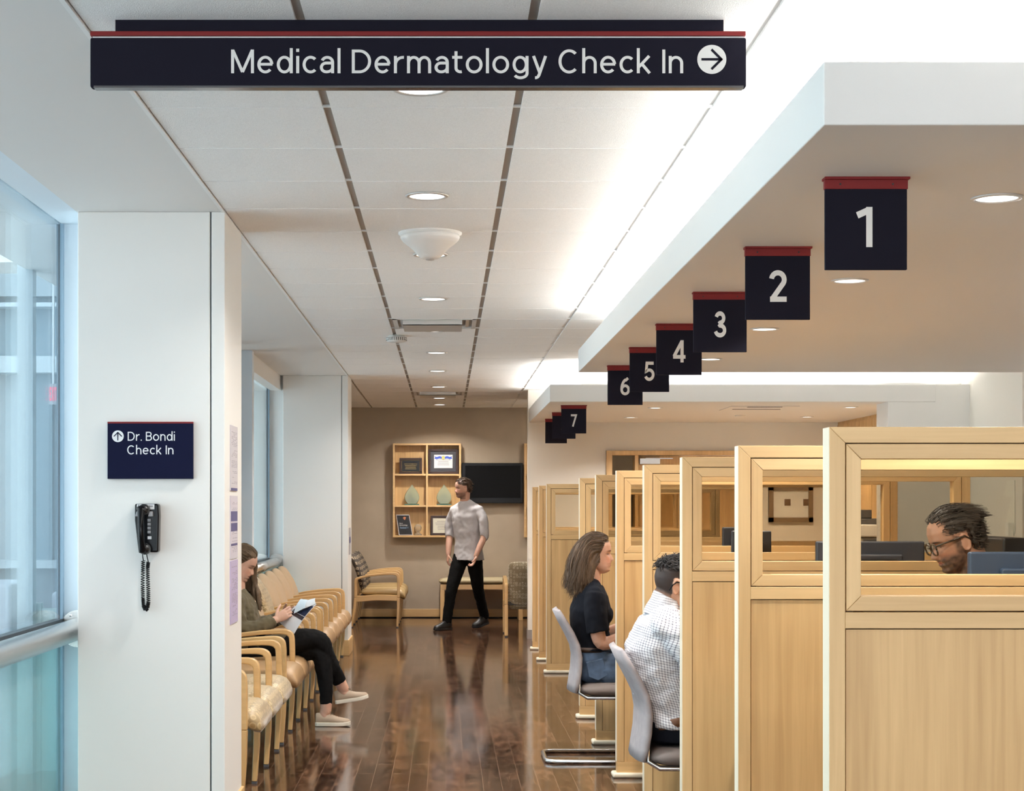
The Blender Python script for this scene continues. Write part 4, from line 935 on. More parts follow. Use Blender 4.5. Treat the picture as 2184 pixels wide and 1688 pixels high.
# wall screen
o = empty('wall_television', (.6, 22, 1.5), 'black flat television on the beige end wall', 'television')
x0, x1, z0, z1 = P(985, 0, 21.9).x, P(1115, 0, 21.9).x, P(0, 1074, 21.9).z, P(0, 988, 21.9).z
b = MB(); b.box(x0, x1, 21.9, 21.97, z0, z1); b.build('bezel', mat('screen bezel', (.006, .006, .007), .25, spec=.25), o, bevel=.006)
b = MB(); b.box(x0 + .045, x1 - .03, 21.898, 21.9, z0 + .07, z1 - .035); b.build('screen', mat('screen black', (.004, .004, .0045), .4, spec=.12), o)
b = MB(); b.box(.45, .75, 21.97, 22, z0 + .1, z1 - .1); b.build('wall_bracket', DARK, o)

# ------------------------------------------------------------------ customer chairs (cantilever)
LAV = mat('lavender grey upholstery', (.37, .335, .345), .85, bump=(350, .3, .001), var=(30, .08)); SEATG = mat('taupe grey seat', (.225, .185, .17), .8, bump=(400, .3, .001))
TUBE = mat('satin tube', (.58, .58, .58), .25, 1.0)
def cust_chair(x, y, lb):
    o = empty('cantilever_chair', (0, 0, 0), lb, 'chair', 'grey cantilever chairs at the booths')
    # backrest panel, local x = forward
    prof = [(-.118, .868), (-.085, .81), (-.045, .74), (-.012, .67), (.0, .60), (-.004, .52), (-.016, .45), (-.028, .40)]
    th = [.026, .036, .04, .04, .042, .042, .04, .034]; rings = []
    for i, (px, pz) in enumerate(prof):
        d = Vector((prof[min(i + 1, 7)][0] - prof[max(i - 1, 0)][0], prof[min(i + 1, 7)][1] - prof[max(i - 1, 0)][1])).normalized(); nn = Vector((-d.y, d.x))
        hw = .215 if i not in (0, 7) else .205; ring = []
        for k in range(24):
            t = 2 * PI * k / 24; a = math.copysign(abs(math.cos(t)) ** .3, math.cos(t)); c = math.copysign(abs(math.sin(t)) ** .6, math.sin(t))
            bow = .018 * (a * a)
            ring.append((px + nn.x * c * th[i] / 2 + bow, a * hw, pz + nn.y * c * th[i] / 2))
        rings.append(ring)
    b = MB(); b.loft(rings); b.build('backrest', LAV, o, smooth=True)
    b = MB(); b.pad((.265, 0, .418), (1, 0, 0), (0, 1, 0), (0, 0, 1), .49, .46, .085, .16, 16); b.build('seat', SEATG, o, smooth=True)
    r = .0125; fl = [(.46, .21, .36), (.47, .21, .2), (.47, .21, .04), (.45, .21, r + .003), (.40, .21, r), (-.12, .21, r), (-.165, .19, r), (-.175, .16, r), (-.175, 0, r)]
    path = fl + [(p[0], -p[1], p[2]) for p in reversed(fl[:-1])]
    b = MB(); b.tube(path, r, 14); b.build('base_tube', TUBE, o, smooth=True)
    for s in (1, -1):
        b = MB(); b.tube([(.46, .21 * s, .36), (.44, .2 * s, .372), (.40, .19 * s, .374), (.06, .19 * s, .374), (.012, .17 * s, .40), (.015, .15 * s, .56)], r, 12); b.build('seat_tube', TUBE, o, smooth=True)
    return place(o, x, y)
cust_chair(.832, 7.19, 'grey cantilever chair under the man in the checked shirt')
cust_chair(.748, 9.76, 'grey cantilever chair under the woman in black')

# ------------------------------------------------------------------ counters, monitors, staff side
for i, lb in ((1, 'maple counter desk in the booth of the bearded clerk'), (2, 'maple counter desk in front of the man in the checked shirt'), (3, 'maple counter desk in the booth under the number 4 sign'), (4, 'maple counter desk in front of the woman in black')):
    y0, y1 = PY[i] + PT + .03, PY[i + 1] - .03
    o = empty('counter_desk', (1.7, (y0 + y1) / 2, 0), lb, 'desk', 'booth counter desks')
    b = MB(); b.box(1.20, 2.30, y0, y1, .715, .75); b.build('top', W_X, o, bevel=.003)
    b = MB(); b.box(1.58, 1.61, y0, y1, .0, .715); b.build('front_panel', W_P, o)
MONG = mat('monitor slate', (.040, .047, .066), .45); MONB = mat('monitor blue', (.045, .075, .135), .45); MOND = mat('monitor recess', (.012, .014, .02), .5)
def monitor(x0, x1, y, ztop, lb, m, rz=0.0, hgt=.34):
    cx, w = (x0 + x1) / 2, x1 - x0
    o = empty('computer_monitor', (0, 0, 0), lb, 'monitor', 'computer monitors in the booths')
    z0 = ztop - hgt
    b = MB(); b.box(-w / 2, w / 2, 0, .035, z0, ztop); b.build('housing', m, o, bevel=.008, seg=3)
    b = MB(); b.box(-w * .28, w * .28, -.035, .0, z0 + .03, ztop - .055); b.build('rear_cover', m, o, bevel=.01, seg=3)
    b = MB(); b.box(-w * .22, w * .22, -.037, -.034, z0 + .05, ztop - .075); b.build('vent_recess', MOND, o)
    b = MB(); b.box(-w / 2 + .012, w / 2 - .012, .035, .036, z0 + .015, ztop - .012); b.build('screen', mat('screen off', (.01, .01, .012), .15), o)
    b = MB(); b.box(-.03, .03, -.06, -.035, .75, z0 + .15); b.box(-.12, .12, -.13, .06, .75, .765); b.build('stand', MOND, o, bevel=.004)
    o.location = (cx, y, 0); o.rotation_euler = (0, 0, rz); return o
monitor(1.795, 2.24, 5.75, 1.311, 'blue grey monitor back in front of the bearded clerk', MONB)
monitor(1.59, 2.055, 7.2, 1.317, 'dark grey monitor back left of the bearded clerk', MONG)
monitor(1.44, 1.64, 8.45, 1.343, 'small dark monitor seen through the second partition below the picture', MONG, .0)
monitor(1.60, 1.80, 9.7, 1.345, 'small monitor in the booth of the woman in black, seen through glass', MONG, .0)
# black equipment behind the clerk
o = empty('printer_unit', (2.62, 7.25, 0), 'black office machine behind the head of the bearded clerk', 'printer')
b = MB(); b.box(2.325, 2.44, 7.0, 7.5, 1.05, 1.335); b.build('body', mat('office black', (.012, .012, .014), .45), o, bevel=.012, seg=3)
b = MB(); b.box(2.325, 2.44, 6.995, 7.505, .007, 1.05); b.build('stand_cabinet', W_P, o)
# copier
o = empty('copier', (4.08, 16.2, 0), 'pale office copier seen through the nearest partition glass', 'copier')
CP = mat('copier white', (.56, .56, .55), .5); CD = mat('copier dark', (.06, .06, .065), .4)
b = MB(); b.box(3.9, 4.26, 16, 16.5, 0, 1.16); b.build('body', CP, o, bevel=.01)
b = MB(); b.box(3.9, 4.27, 15.98, 16.5, 1.17, 1.29); b.build('scanner', CP, o, bevel=.015, seg=3)
b = MB(); b.box(3.9, 4.25, 16.02, 16.5, 1.29, 1.345); b.build('lid', CD, o, bevel=.01)
b = MB(); b.box(3.92, 4.10, 16.15, 16.5, 1.345, 1.43); b.build('paper_feeder', CD, o, bevel=.01)
b = MB(); b.box(3.98, 4.2, 15.975, 16.0, 1.10, 1.15); b.build('tray', CD, o)
# framed picture on the reception wall
p0, p1 = P(1640, 1114, 18.47), P(1734, 1037, 18.47)
o = empty('framed_picture', ((p0.x + p1.x) / 2, 18.5, p0.z), 'framed picture of two small brown squares on white, seen through the second partition', 'picture frame')
fw = .05; x0, x1, z0, z1 = p0.x, p1.x, p0.z, p1.z
b = MB(); b.box(x0, x1, 18.46, 18.5, z0, z0 + fw); b.box(x0, x1, 18.46, 18.5, z1 - fw, z1); b.box(x0, x0 + fw, 18.46, 18.5, z0, z1); b.box(x1 - fw, x1, 18.46, 18.5, z0, z1); b.build('frame', mat('walnut frame', (.22, .15, .09), .5), o)
b = MB(); b.box(x0 + fw, x1 - fw, 18.48, 18.5, z0 + fw, z1 - fw); b.build('mat_board', mat('mat white', (.75, .74, .70), .6), o)
for u in (1680, 1720):
    a, c = P(u - 6.5, 1079, 18.47), P(u + 6.5, 1065, 18.47); b = MB(); b.box(a.x, c.x, 18.475, 18.48, a.z, c.z); b.build('print', mat('print brown', (.17, .10, .055), .6), o)
# taped sheets and a white switch device on the right wall
o = MB(); pts = [(13.62, 1.675), (13.80, 1.675), (13.86, 1.58), (13.86, 1.54), (13.62, 1.54)]
b = MB(); b.prism([(y, z) for y, z in pts], 4.614, 4.618, 0); t = b.build('paper_sheet', mat('note paper', (.80, .77, .68), .6)); tag(t, 'upper pale paper sheet on the wall behind the bearded clerk', 'paper sheet', 'sheets on the staff wall')
b = MB(); b.prism([(13.62, 1.535), (13.70, 1.535), (13.86, 1.30), (13.86, 1.24), (13.62, 1.24)], 4.614, 4.618, 0); t = b.build('paper_sheet', mat('note paper', (.8, .77, .68), .6)); tag(t, 'lower pale paper sheet on the wall behind the bearded clerk', 'paper sheet', 'sheets on the staff wall')
b = MB(); b.box(4.57, 4.615, 13.64, 13.72, 1.22, 1.33); t = b.build('wall_dispenser', mat('device white', (.80, .78, .72), .4), bevel=.006); tag(t, 'small white device on the wall right of the clerk', 'dispenser')
# ------------------------------------------------------------------ people
def remesh(mb, voxel, it=2):
    me = D.meshes.new('tmp'); me.from_pydata(mb.v, [], mb.f)
    bm = bmesh.new(); bm.from_mesh(me); bmesh.ops.recalc_face_normals(bm, faces=bm.faces); bm.to_mesh(me); bm.free()
    o = D.objects.new('tmp', me); COL.objects.link(o)
    r = o.modifiers.new('r', 'REMESH'); r.mode = 'VOXEL'; r.voxel_size = voxel
    if it:
        q = o.modifiers.new('s', 'SMOOTH'); q.factor = .5; q.iterations = it
    m2 = D.meshes.new_from_object(o.evaluated_get(bpy.context.evaluated_depsgraph_get()))
    D.objects.remove(o); D.meshes.remove(me)
    V = np.empty(len(m2.vertices) * 3); m2.vertices.foreach_get('co', V)
    return m2, V.reshape(-1, 3)
def finish(name, me, V, m, parent, colors=None):
    off = np.array(parent_loc(parent)); me.vertices.foreach_set('co', (V - off).ravel()); me.materials.clear(); me.materials.append(m)
    me.polygons.foreach_set('use_smooth', [True] * len(me.polygons)); me.name = name
    if colors is not None:
        at = me.color_attributes.new('Col', 'FLOAT_COLOR', 'POINT'); at.data.foreach_set('color', colors.astype(np.float32).ravel())
    me.update(); o = D.objects.new(name, me); COL.objects.link(o); o.parent = parent; return o
def wrinkle(me, V, amp, scale, dirs=(1, 1, 1)):
    N = np.empty(len(me.vertices) * 3); me.vertices.foreach_get('normal', N); N = N.reshape(-1, 3)
    h = np.array([mnoise.noise(Vector((p[0] * scale * dirs[0], p[1] * scale * dirs[1], p[2] * scale * dirs[2]))) + .5 * mnoise.noise(Vector((p[0] * scale * 2.3 * dirs[0], p[1] * scale * 2.3, p[2] * scale * 2.3 * dirs[2] + 5))) for p in V])
    return V + N * (amp * h)[:, None]
def cloth(name, mb, m, parent, voxel=.007, amp=.004, scale=14, it=3, dirs=(1, 1, 1), rest=None):
    me, V = remesh(mb, voxel, it)
    if rest is not None:
        at = me.attributes.new('rest', 'FLOAT_VECTOR', 'POINT'); at.data.foreach_set('vector', rest(V).astype(np.float32).ravel())
    if amp: V = wrinkle(me, V, amp, scale, dirs)
    return finish(name, me, V, m, parent)
def limb(mb, pts, rad, n=16, sub=6, ends=True):
    p, r = cr(pts, rad, sub); mb.tube(p, r, n)
    if ends:
        mb.ellipsoid(p[0], (r[0],) * 3, n, 8); mb.ellipsoid(p[-1], (r[-1],) * 3, n, 8)
def torso(mb, secs, side, grow=0.0, n=28, up=None):
    """secs: (centre, half width along side, half depth); rings lie across side and its horizontal normal"""
    S = Vector(side).normalized(); F = Vector((0, 0, 1)).cross(S); rings = []
    for c, a, b in secs:
        c = Vector(c); ring = []
        for k in range(n):
            t = 2 * PI * k / n; ca, sa = math.copysign(abs(math.cos(t)) ** .8, math.cos(t)), math.copysign(abs(math.sin(t)) ** .8, math.sin(t))
            ring.append(tuple(c + S * (ca * (a + grow)) + F * (sa * (b + grow))))
        rings.append(ring)
    mb.loft(rings)
def frame(fwd, up):
    f = Vector(fwd).normalized(); u = (Vector(up) - f * Vector(up).dot(f)).normalized(); l = u.cross(f)
    return Matrix((f, l, u)).transposed()
Zs = [-.115, -.108, -.095, -.082, -.070, -.062, -.054, -.044, -.035, -.015, 0, .02, .05, .075, .095, .108, .1145]
XF = [.045, .068, .083, .077, .0855, .082, .087, .083, .081, .081, .0805, .0895, .0895, .080, .060, .036, .004]
XB = [.012, -.004, -.015, -.03, -.046, -.053, -.06, -.068, -.075, -.088, -.094, -.099, -.097, -.084, -.06, -.033, -.001]
WW = [.018, .032, .043, .052, .057, .0595, .061, .063, .065, .069, .071, .0745, .074, .066, .049, .029, .003]
def head_grid(mb, R, loc, s=1.0, nose=1.0, wid=1.0, lid=0.0):
    n, mz = 96, 96; rings = []
    for i in range(mz + 1):
        z = -.1149 + (.2294) * (.5 - .5 * math.cos(PI * i / mz))
        xf, xb, w = np.interp(z, Zs, XF), np.interp(z, Zs, XB), np.interp(z, Zs, WW)
        c, d = (xf + xb) / 2, (xf - xb) / 2; ring = []
        for k in range(n):
            t = 2 * PI * k / n; ct, st = math.cos(t), math.sin(t); e = .86
            x = c + d * math.copysign(abs(ct) ** e, ct); y = w * math.copysign(abs(st) ** e, st)
            if ct > 0:
                g = lambda a, sg: math.exp(-(a / sg) ** 2)
                nh = np.interp(z, [-.048, -.042, -.034, -.02, .0, .012], [0, .014, .025, .019, .006, 0]) * nose
                x += nh * g(y, .0085 + .006 * max(0, -z / .04))
                x += .007 * nose * (g(y - .013, .007) + g(y + .013, .007)) * g(z + .037, .008)
                x -= .011 * (g(y - .031, .016) + g(y + .031, .016)) * g(z - .001, .012)
                x += .003 * (g(y - .03, .02) + g(y + .03, .02)) * g(z - .02, .008)
                x += .004 * (g(y - .04, .016) + g(y + .04, .016)) * g(z + .03, .018)
                x += .003 * g(y, .018) * (g(z + .0545, .004) + g(z + .069, .0045)) - .0035 * g(y, .02) * g(z + .0615, .0028)
            ring.append(tuple(Vector(loc) + R @ (Vector((x, y * wid, z)) * s)))
        rings.append(ring)
    mb.loft(rings)
    for sg in (1, -1):
        for (ex, ez, rx, ry, rz) in ((.0585, .0062 - lid, .0125, .0155, .0075 + lid), (.0580, -.0092, .0120, .0145, .0055)):
            mb.ellipsoid(Vector(loc) + R @ (Vector((ex, sg * .031, ez)) * s), (rx * s, ry * s, rz * s), 14, 10, R)
        M = R @ Matrix.Rotation(math.radians(-12), 3, 'Y')
        mb.ellipsoid(Vector(loc) + R @ (Vector((-.010, sg * .073 * wid, -.012)) * s), (.016 * s, .007 * s, .030 * s), 14, 10, M)
        pts = []
        for a in range(11):
            t = math.radians(-110 + 250 * a / 10); pts.append(tuple(Vector(loc) + R @ (Vector((-.010 - .015 * math.cos(t) * .95, sg * .079 * wid, -.010 + .029 * math.sin(t))) * s)))
        mb.tube(pts, .0042 * s, 8)
def eyes(parent, R, loc, s=1.0):
    for sg in (1, -1):
        c = Vector(loc) + R @ (Vector((.0570, sg * .031, -.001)) * s)
        m = MB(); m.ellipsoid(c, (.0116 * s,) * 3, 16, 12); e = m.build('eye', mat('eye white', (.42, .38, .35), .25), parent, smooth=True)
        m = MB(); m.ellipsoid(c + R @ Vector((.0075 * s, 0, -.001)), (.0055 * s,) * 3, 12, 8); m.build('iris', mat('iris brown', (.03, .015, .008), .15), e, smooth=True)
def hand(mb, wrist, fwd, palm, thumb, s=1.0, curl=(25, 35, 25), spread=.06, tcurl=20):
    f = Vector(fwd).normalized(); n = Vector(palm); n = (n - f * n.dot(f)).normalized(); t = Vector(thumb); t = (t - f * t.dot(f) - n * t.dot(n)).normalized(); W = Vector(wrist)
    rings = []
    for (d, a, b) in ((-.015, .024, .019), (.01, .028, .017), (.04, .038, .015), (.07, .041, .0135), (.092, .038, .011)):
        rings.append([tuple(W + f * (d * s) + t * (math.cos(2 * PI * k / 16) * a * s) + n * (math.sin(2 * PI * k / 16) * b * s)) for k in range(16)])
    mb.loft(rings)
    for i, (o, L) in enumerate(((.029, .072), (.0095, .080), (-.010, .074), (-.028, .058))):
        p = W + f * (.086 * s) + t * (o * s); d = (f + t * (spread * (1.2 - i * .8))).normalized(); pts = [tuple(p - d * .01)]; ang = 0
        for seg, (fr, c) in enumerate(zip((.45, .30, .25), curl)):
            ang += math.radians(c + i * 4); dd = d * math.cos(ang) + n * math.sin(ang); p = p + dd * (L * fr * s); pts.append(tuple(p))
        limb(mb, pts, [.0092 * s, .0088 * s, .008 * s, .0068 * s], 10, 3)
    p = W + f * (.022 * s) + t * (.026 * s); d = (f * .62 + t * .68 + n * .38).normalized(); d2 = (d + f * .5 + n * math.sin(math.radians(tcurl))).normalized(); p1 = p + d * (.042 * s); p2 = p1 + d2 * (.03 * s); p3 = p2 + (d2 + n * .3).normalized() * (.022 * s)
    limb(mb, [tuple(p), tuple(p1), tuple(p2), tuple(p3)], [.0135 * s, .0105 * s, .0095 * s, .0075 * s], 10, 3)
def skin(name, mb, R, loc, s, parent, tone, m, paint=None, voxel=.0042):
    me, V = remesh(mb, voxel, 1)
    L = (V - np.array(loc)) @ np.array(R) / s      # head-local coordinates
    C = np.tile(np.array([*tone, 1.0]), (len(V), 1)); x, y, z = L[:, 0], L[:, 1], L[:, 2]
    near = (np.abs(x) < .14) & (np.abs(y) < .1) & (z > -.14) & (z < .14)
    def blend(mask, col, a): C[mask, :3] = C[mask, :3] * (1 - a[mask])[:, None] + np.array(col) * a[mask][:, None]
    lips = np.exp(-((z + .0615) / .009) ** 4) * np.exp(-(y / .022) ** 4); blend(near & (x > .06), (.42, .13, .11), .7 * lips)
    line = np.exp(-((z + .0615) / .0022) ** 2) * np.exp(-(y / .021) ** 4); blend(near & (x > .06), (.12, .03, .025), .7 * line)
    cheek = np.exp(-((z + .035) / .022) ** 2) * np.exp(-((np.abs(y) - .042) / .02) ** 2); blend(near & (x > .03), (tone[0] * 1.0, tone[1] * .72, tone[2] * .66), .45 * cheek)
    brow = np.exp(-((z - .019 + .12 * np.maximum(np.abs(y) - .035, 0)) / .0046) ** 2) * np.exp(-((np.abs(y) - .033) / .020) ** 4); blend(near & (x > .04), (.028, .016, .010), .95 * brow)
    lash = np.exp(-((z - .0005) / .0028) ** 2) * np.exp(-((np.abs(y) - .034) / .017) ** 4); blend(near & (x > .04), (.03, .018, .014), .9 * lash)
    if paint: paint(L, C, near, blend)
    return finish(name, me, V, m, parent, C)
def grow_hair(R, loc, s, n, keep, length, rad, grav, push, seg=12, bodies=(), seed=1, stiff=.25, wave=0.0, jitter=.25, flat=.5, rise=.10):
    """clumps of hair: each leaves the scalp along push(root), is bent by grav(root) and slides over the head and shoulders"""
    rnd = random.Random(seed); mb = MB(); cols = []; EC, ER = Vector((-.004, 0, .016)), Vector((.0985, .0775, .1005))
    got = 0; i = 0
    while got < n and i < n * 8:
        i += 1; zz = rnd.uniform(-1, 1); a = rnd.uniform(0, 2 * PI); q = math.sqrt(1 - zz * zz); d = Vector((q * math.cos(a), q * math.sin(a), zz)); p = EC + Vector((d.x * ER.x, d.y * ER.y, d.z * ER.z))
        if not keep(p): continue
        got += 1; L = length(p) * rnd.uniform(.85, 1.1); v = (Vector(push(p)) + Vector((rnd.gauss(0, 1), rnd.gauss(0, 1), rnd.gauss(0, 1))) * jitter * .5).normalized(); ds = L / seg
        lift = .995 + rise * rnd.random(); pts = []; ph = rnd.uniform(0, 6.3)
        for k in range(seg + 1):
            pts.append(p.copy()); g = Vector(grav(p)); v = (v * (1 - stiff) + g * stiff).normalized(); p = p + v * ds
            e = Vector(((p.x - EC.x) / ER.x, (p.y - EC.y) / ER.y, (p.z - EC.z) / ER.z)); lim = lift + .05
            if e.length < lim: e = e.normalized() * lim; p = EC + Vector((e.x * ER.x, e.y * ER.y, e.z * ER.z))
            for bc, br in bodies:
                w = p - bc
                if w.length < br + .006: p = bc + w.normalized() * (br + .006)
        if wave:
            for k in range(2, seg + 1):
                w = wave * (k / seg) ** 1.5; pts[k] = pts[k] + Vector((math.sin(ph + k * 1.1), math.cos(ph * 1.7 + k * 1.1), 0)) * w
        r = rad * rnd.uniform(.7, 1.25); base = len(mb.v)
        mb.tube([tuple(Vector(loc) + R @ (x_ * s)) for x_ in pts], [r * s * (1 - .72 * (k / seg) ** 2.2) for k in range(seg + 1)], 6, flat=flat)
        t = rnd.random(); cols += [(t * .7 + .3 * (j // 6) / seg,) * 3 + (1,) for j in range(len(mb.v) - base)]
    return mb, cols
def hairdo(parent, m, R, loc, s, n, keep, length, grav, push, seg, bodies, seed, stiff, wave, jitter, mass=.010, fine=.0017, nfine=None, voxel=.0055, extra=None, lay=3):
    A_, _ = grow_hair(R, loc, s, n, keep, lambda p: length(p) * .96, mass, grav, push, seg, bodies, seed, stiff, wave * .6, jitter * .5, .8, .02)
    if extra:
        for pts, r in extra: A_.tube(pts, [x * 1.9 for x in r], 8, flat=.7)
    me, V = remesh(A_, voxel, lay); F = [tuple(p.vertices) for p in me.polygons]; D.meshes.remove(me)
    L = (V - np.array(loc)) @ np.array(R); cols = []
    for q in L:
        a = mnoise.noise(Vector((q[0] * 130, q[1] * 130, q[2] * 14))) * .5 + mnoise.noise(Vector((q[0] * 45, q[1] * 45, q[2] * 6 + 9))) * .5; t = min(1, max(0, .38 + .55 * a)); cols.append((t, t, t, 1))
    B_, c2 = grow_hair(R, loc, s, nfine or n * 3, keep, length, fine, grav, push, seg, bodies, seed + 1, stiff, wave, jitter, .7, .15)
    mb = MB(); mb.add([tuple(q) for q in V], F); mb.add(B_.v, B_.f); cols += c2
    if extra:
        rn = random.Random(seed)
        for pts, r in extra:
            base = len(mb.v); mb.tube(pts, [x * .45 for x in r], 6); t = rn.random() * .8; cols += [(t, t, t, 1)] * (len(mb.v) - base)
    return mb.build('hair', m, parent, smooth=True, colors=cols)
def shoe(parent, heel, toe, up, mu, ms, w=1.0, hgt=.075, name='shoe', lace=None):
    h, t = Vector(heel), Vector(toe); f = (t - h).normalized(); u = Vector(up); u = (u - f * u.dot(f)).normalized(); sd = u.cross(f); L = (t - h).length
    prof = [(0, .022, .9), (.03, .030, 1.0), (.15, .034, 1.05), (.32, .036, 1.0), (.5, .041, .80), (.66, .047, .60), (.82, .046, .48), (.93, .036, .42), (.98, .022, .34), (1.0, .008, .28)]
    def ring(x, a, z0, z1, n=20):
        out = []
        for k in range(n):
            q = 2 * PI * k / n; c = math.copysign(abs(math.cos(q)) ** .75, math.cos(q)); s_ = math.copysign(abs(math.sin(q)) ** .75, math.sin(q))
            wz = a * (1 - .28 * max(0, s_)); out.append(tuple(h + f * (x * L) + sd * (c * wz) + u * ((z0 + z1) / 2 + s_ * (z1 - z0) / 2)))
        return out
    m = MB(); m.loft([ring(x, a * w, .012, .02 + hgt * z) for x, a, z in prof]); o = m.build(name, mu, parent, smooth=True)
    m = MB(); rings = []
    for x, a, z in [(-.012, .018, 0)] + prof + [(1.02, .004, 0)]:
        A = (a + .004) * w; lift = .012 * max(0, x - .75) * 2; rings.append([tuple(h + f * (x * L) + sd * (c * A) + u * (zz + lift)) for c, zz in ((-1, .0), (1, .0), (1.03, .012), (1, .025), (-1, .025), (-1.03, .012))])
    m.loft(rings); m.build('sole', ms, o, bevel=.003)
    if lace:
        m = MB()
        for k in range(5):
            x = .36 + .075 * k; zt = .02 + hgt * np.interp(x, [q[0] for q in prof], [q[2] for q in prof]) + .001
            m.tube([tuple(h + f * (x * L) - sd * .020 * w + u * (zt - .008)), tuple(h + f * ((x + .02) * L) + u * (zt + .002)), tuple(h + f * (x * L) + sd * .020 * w + u * (zt - .008))], .0022, 6)
        for sg in (1, -1):
            x = .36; zt = .02 + hgt * .97; b0 = h + f * (x * L) + u * zt
            m.tube([tuple(b0), tuple(b0 + f * .015 + sd * sg * .02 + u * .012), tuple(b0 + f * .035 + sd * sg * .026 - u * .005), tuple(b0 + f * .02 + sd * sg * .012 - u * .004)], .002, 6)
        m.build('laces', lace, o)
    return o
SKIN = vcol_mat('skin', .48, .35, .12)
def person(label, loc): return empty('person', loc, label, 'person')

# ---- the reading woman on the tan seats ------------------------------------
Yw = 11.2
pw = person('seated woman in olive jacket and black trousers reading a magazine', (-1.1, Yw, 0))
tone = (.60, .36, .265); pit = math.radians(25); R = frame((math.cos(pit), 0, -math.sin(pit)), (math.sin(pit), 0, math.cos(pit))); hl = Vector((-1.36, Yw, 1.083))
secs = [((-1.29, Yw, .455), .155, .12), ((-1.30, Yw, .52), .165, .135), ((-1.33, Yw, .60), .145, .11), ((-1.36, Yw, .70), .14, .105), ((-1.385, Yw, .80), .155, .105), ((-1.40, Yw, .87), .145, .08), ((-1.40, Yw, .915), .07, .05)]
legR = [(-1.30, Yw - .09, .52), (-1.08, Yw - .07, .565), (-.86, Yw - .02, .575), (-.80, Yw + .02, .46), (-.735, Yw + .10, .32), (-.69, Yw + .13, .235)]
legL = [(-1.30, Yw + .09, .50), (-1.08, Yw + .06, .50), (-.86, Yw + .0, .495), (-.815, Yw - .01, .38), (-.80, Yw - .01, .25), (-.80, Yw - .01, .10)]
armR = [(-1.385, Yw - .155, .85), (-1.37, Yw - .20, .74), (-1.335, Yw - .215, .665), (-1.22, Yw - .17, .675), (-1.125, Yw - .11, .715)]
armL = [(-1.385, Yw + .155, .85), (-1.37, Yw + .19, .74), (-1.33, Yw + .19, .655), (-1.21, Yw + .14, .68), (-1.10, Yw + .09, .715)]
b = MB(); head_grid(b, R, hl, .99, .9, .96, .0025)
limb(b, [(-1.40, Yw, .87), (-1.39, Yw, .96), hl + R @ Vector((-.03, 0, -.05))], [.06, .05, .05])
torso(b, secs[1:], (0, 1, 0))
for leg in (legR, legL): limb(b, leg, [.085, .078, .056, .05, .045, .036])
for arm in (armR, armL): limb(b, arm, [.045, .042, .037, .034, .026])
hand(b, armR[-1], (.85, .12, .5), (.25, .9, .1), (-.3, .3, 1), .92, (18, 30, 25)); hand(b, armL[-1], (.85, -.1, .45), (.2, -.9, .1), (-.3, -.3, 1), .92, (25, 35, 25))
# foot and ankle skin
limb(b, [(-.80, Yw - .01, .13), (-.805, Yw - .01, .06), (-.72, Yw - .01, .035)], [.034, .032, .028]); limb(b, [(-.70, Yw + .13, .25), (-.68, Yw + .135, .20), (-.62, Yw + .135, .19)], [.034, .032, .020])
def paintH(keep, col):
    def f(L, C, near, blend):
        a = np.zeros(len(L)); ix = np.nonzero(near)[0]
        a[ix] = [1.0 if keep(Vector(L[i])) else 0.0 for i in ix]; blend(near, col, .9 * a)
    return f
def keepA(p): return p.z > -.045 and (p.x < .072 if p.z > .07 else (p.x < .0 + .8 * max(0, p.z) if p.y < 0 else p.x < .05 and not (p.x > .02 and p.z < 0)))
def keepB(p): return (p.z > -.05) and (p.x < .074 if p.z > .07 else p.x < .02 + .5 * max(0, p.z - .0))
skin('body', b, R, hl, .99, pw, tone, SKIN, paintH(keepA, (.09, .055, .03))); eyes(pw, R, hl, .99)
OLIVE = mat('olive cloth', (.098, .075, .036), .85, bump=(160, .25, .001), var=(9, .22), sheen=.1)
b = MB(); torso(b, secs[1:], (0, 1, 0), .016)
for arm in (armR, armL): limb(b, arm[:4] + [tuple(Vector(arm[3]).lerp(Vector(arm[4]), .72))], [.062, .060, .056, .048, .043], ends=False)
limb(b, [(-1.395, Yw - .05, .90), (-1.32, Yw - .04, .86), (-1.27, Yw - .03, .78)], [.022, .02, .014]); limb(b, [(-1.395, Yw + .05, .90), (-1.32, Yw + .04, .86), (-1.27, Yw + .03, .78)], [.022, .02, .014])
limb(b, [(-1.43, Yw - .05, .915), (-1.455, Yw, .92), (-1.43, Yw + .05, .915)], [.022, .024, .022])
for arm in (armR, armL):
    c0, c1 = Vector(arm[3]), Vector(arm[4]); d = (c1 - c0).normalized(); c = c0.lerp(c1, .70)
    b.tube([tuple(c - d * .03), tuple(c + d * .012)], .047, 18)
limb(b, [(-1.24, Yw - .13, .56), (-1.10, Yw - .13, .60), (-.99, Yw - .08, .625)], [.05, .03, .012])
cloth('jacket', b, OLIVE, pw, .006, .010, 16, 2)
BLKT = mat('black trousers', (.0055, .0052, .0055), .85, spec=.15, bump=(300, .2, .001))
b = MB(); torso(b, secs[:3], (0, 1, 0), .008)
limb(b, legR[:5] + [tuple(Vector(legR[4]).lerp(Vector(legR[5]), .5))], [.095, .086, .066, .060, .052, .046], ends=False); limb(b, legL[:5] + [(-.80, Yw - .01, .145)], [.095, .086, .064, .057, .048, .040], ends=False)
cloth('trousers', b, BLKT, pw, .006, .004, 22, 3)
BEI = mat('beige canvas', (.42, .32, .235), .8, bump=(300, .25, .001)); CRM = mat('cream rubber', (.72, .66, .56), .5)
shoe(pw, (-.868, Yw - .012, .002), (-.640, Yw - .012, .002), (0, 0, 1), BEI, CRM, .92, .066, 'sneaker', mat('lace olive', (.16, .12, .07), .7))
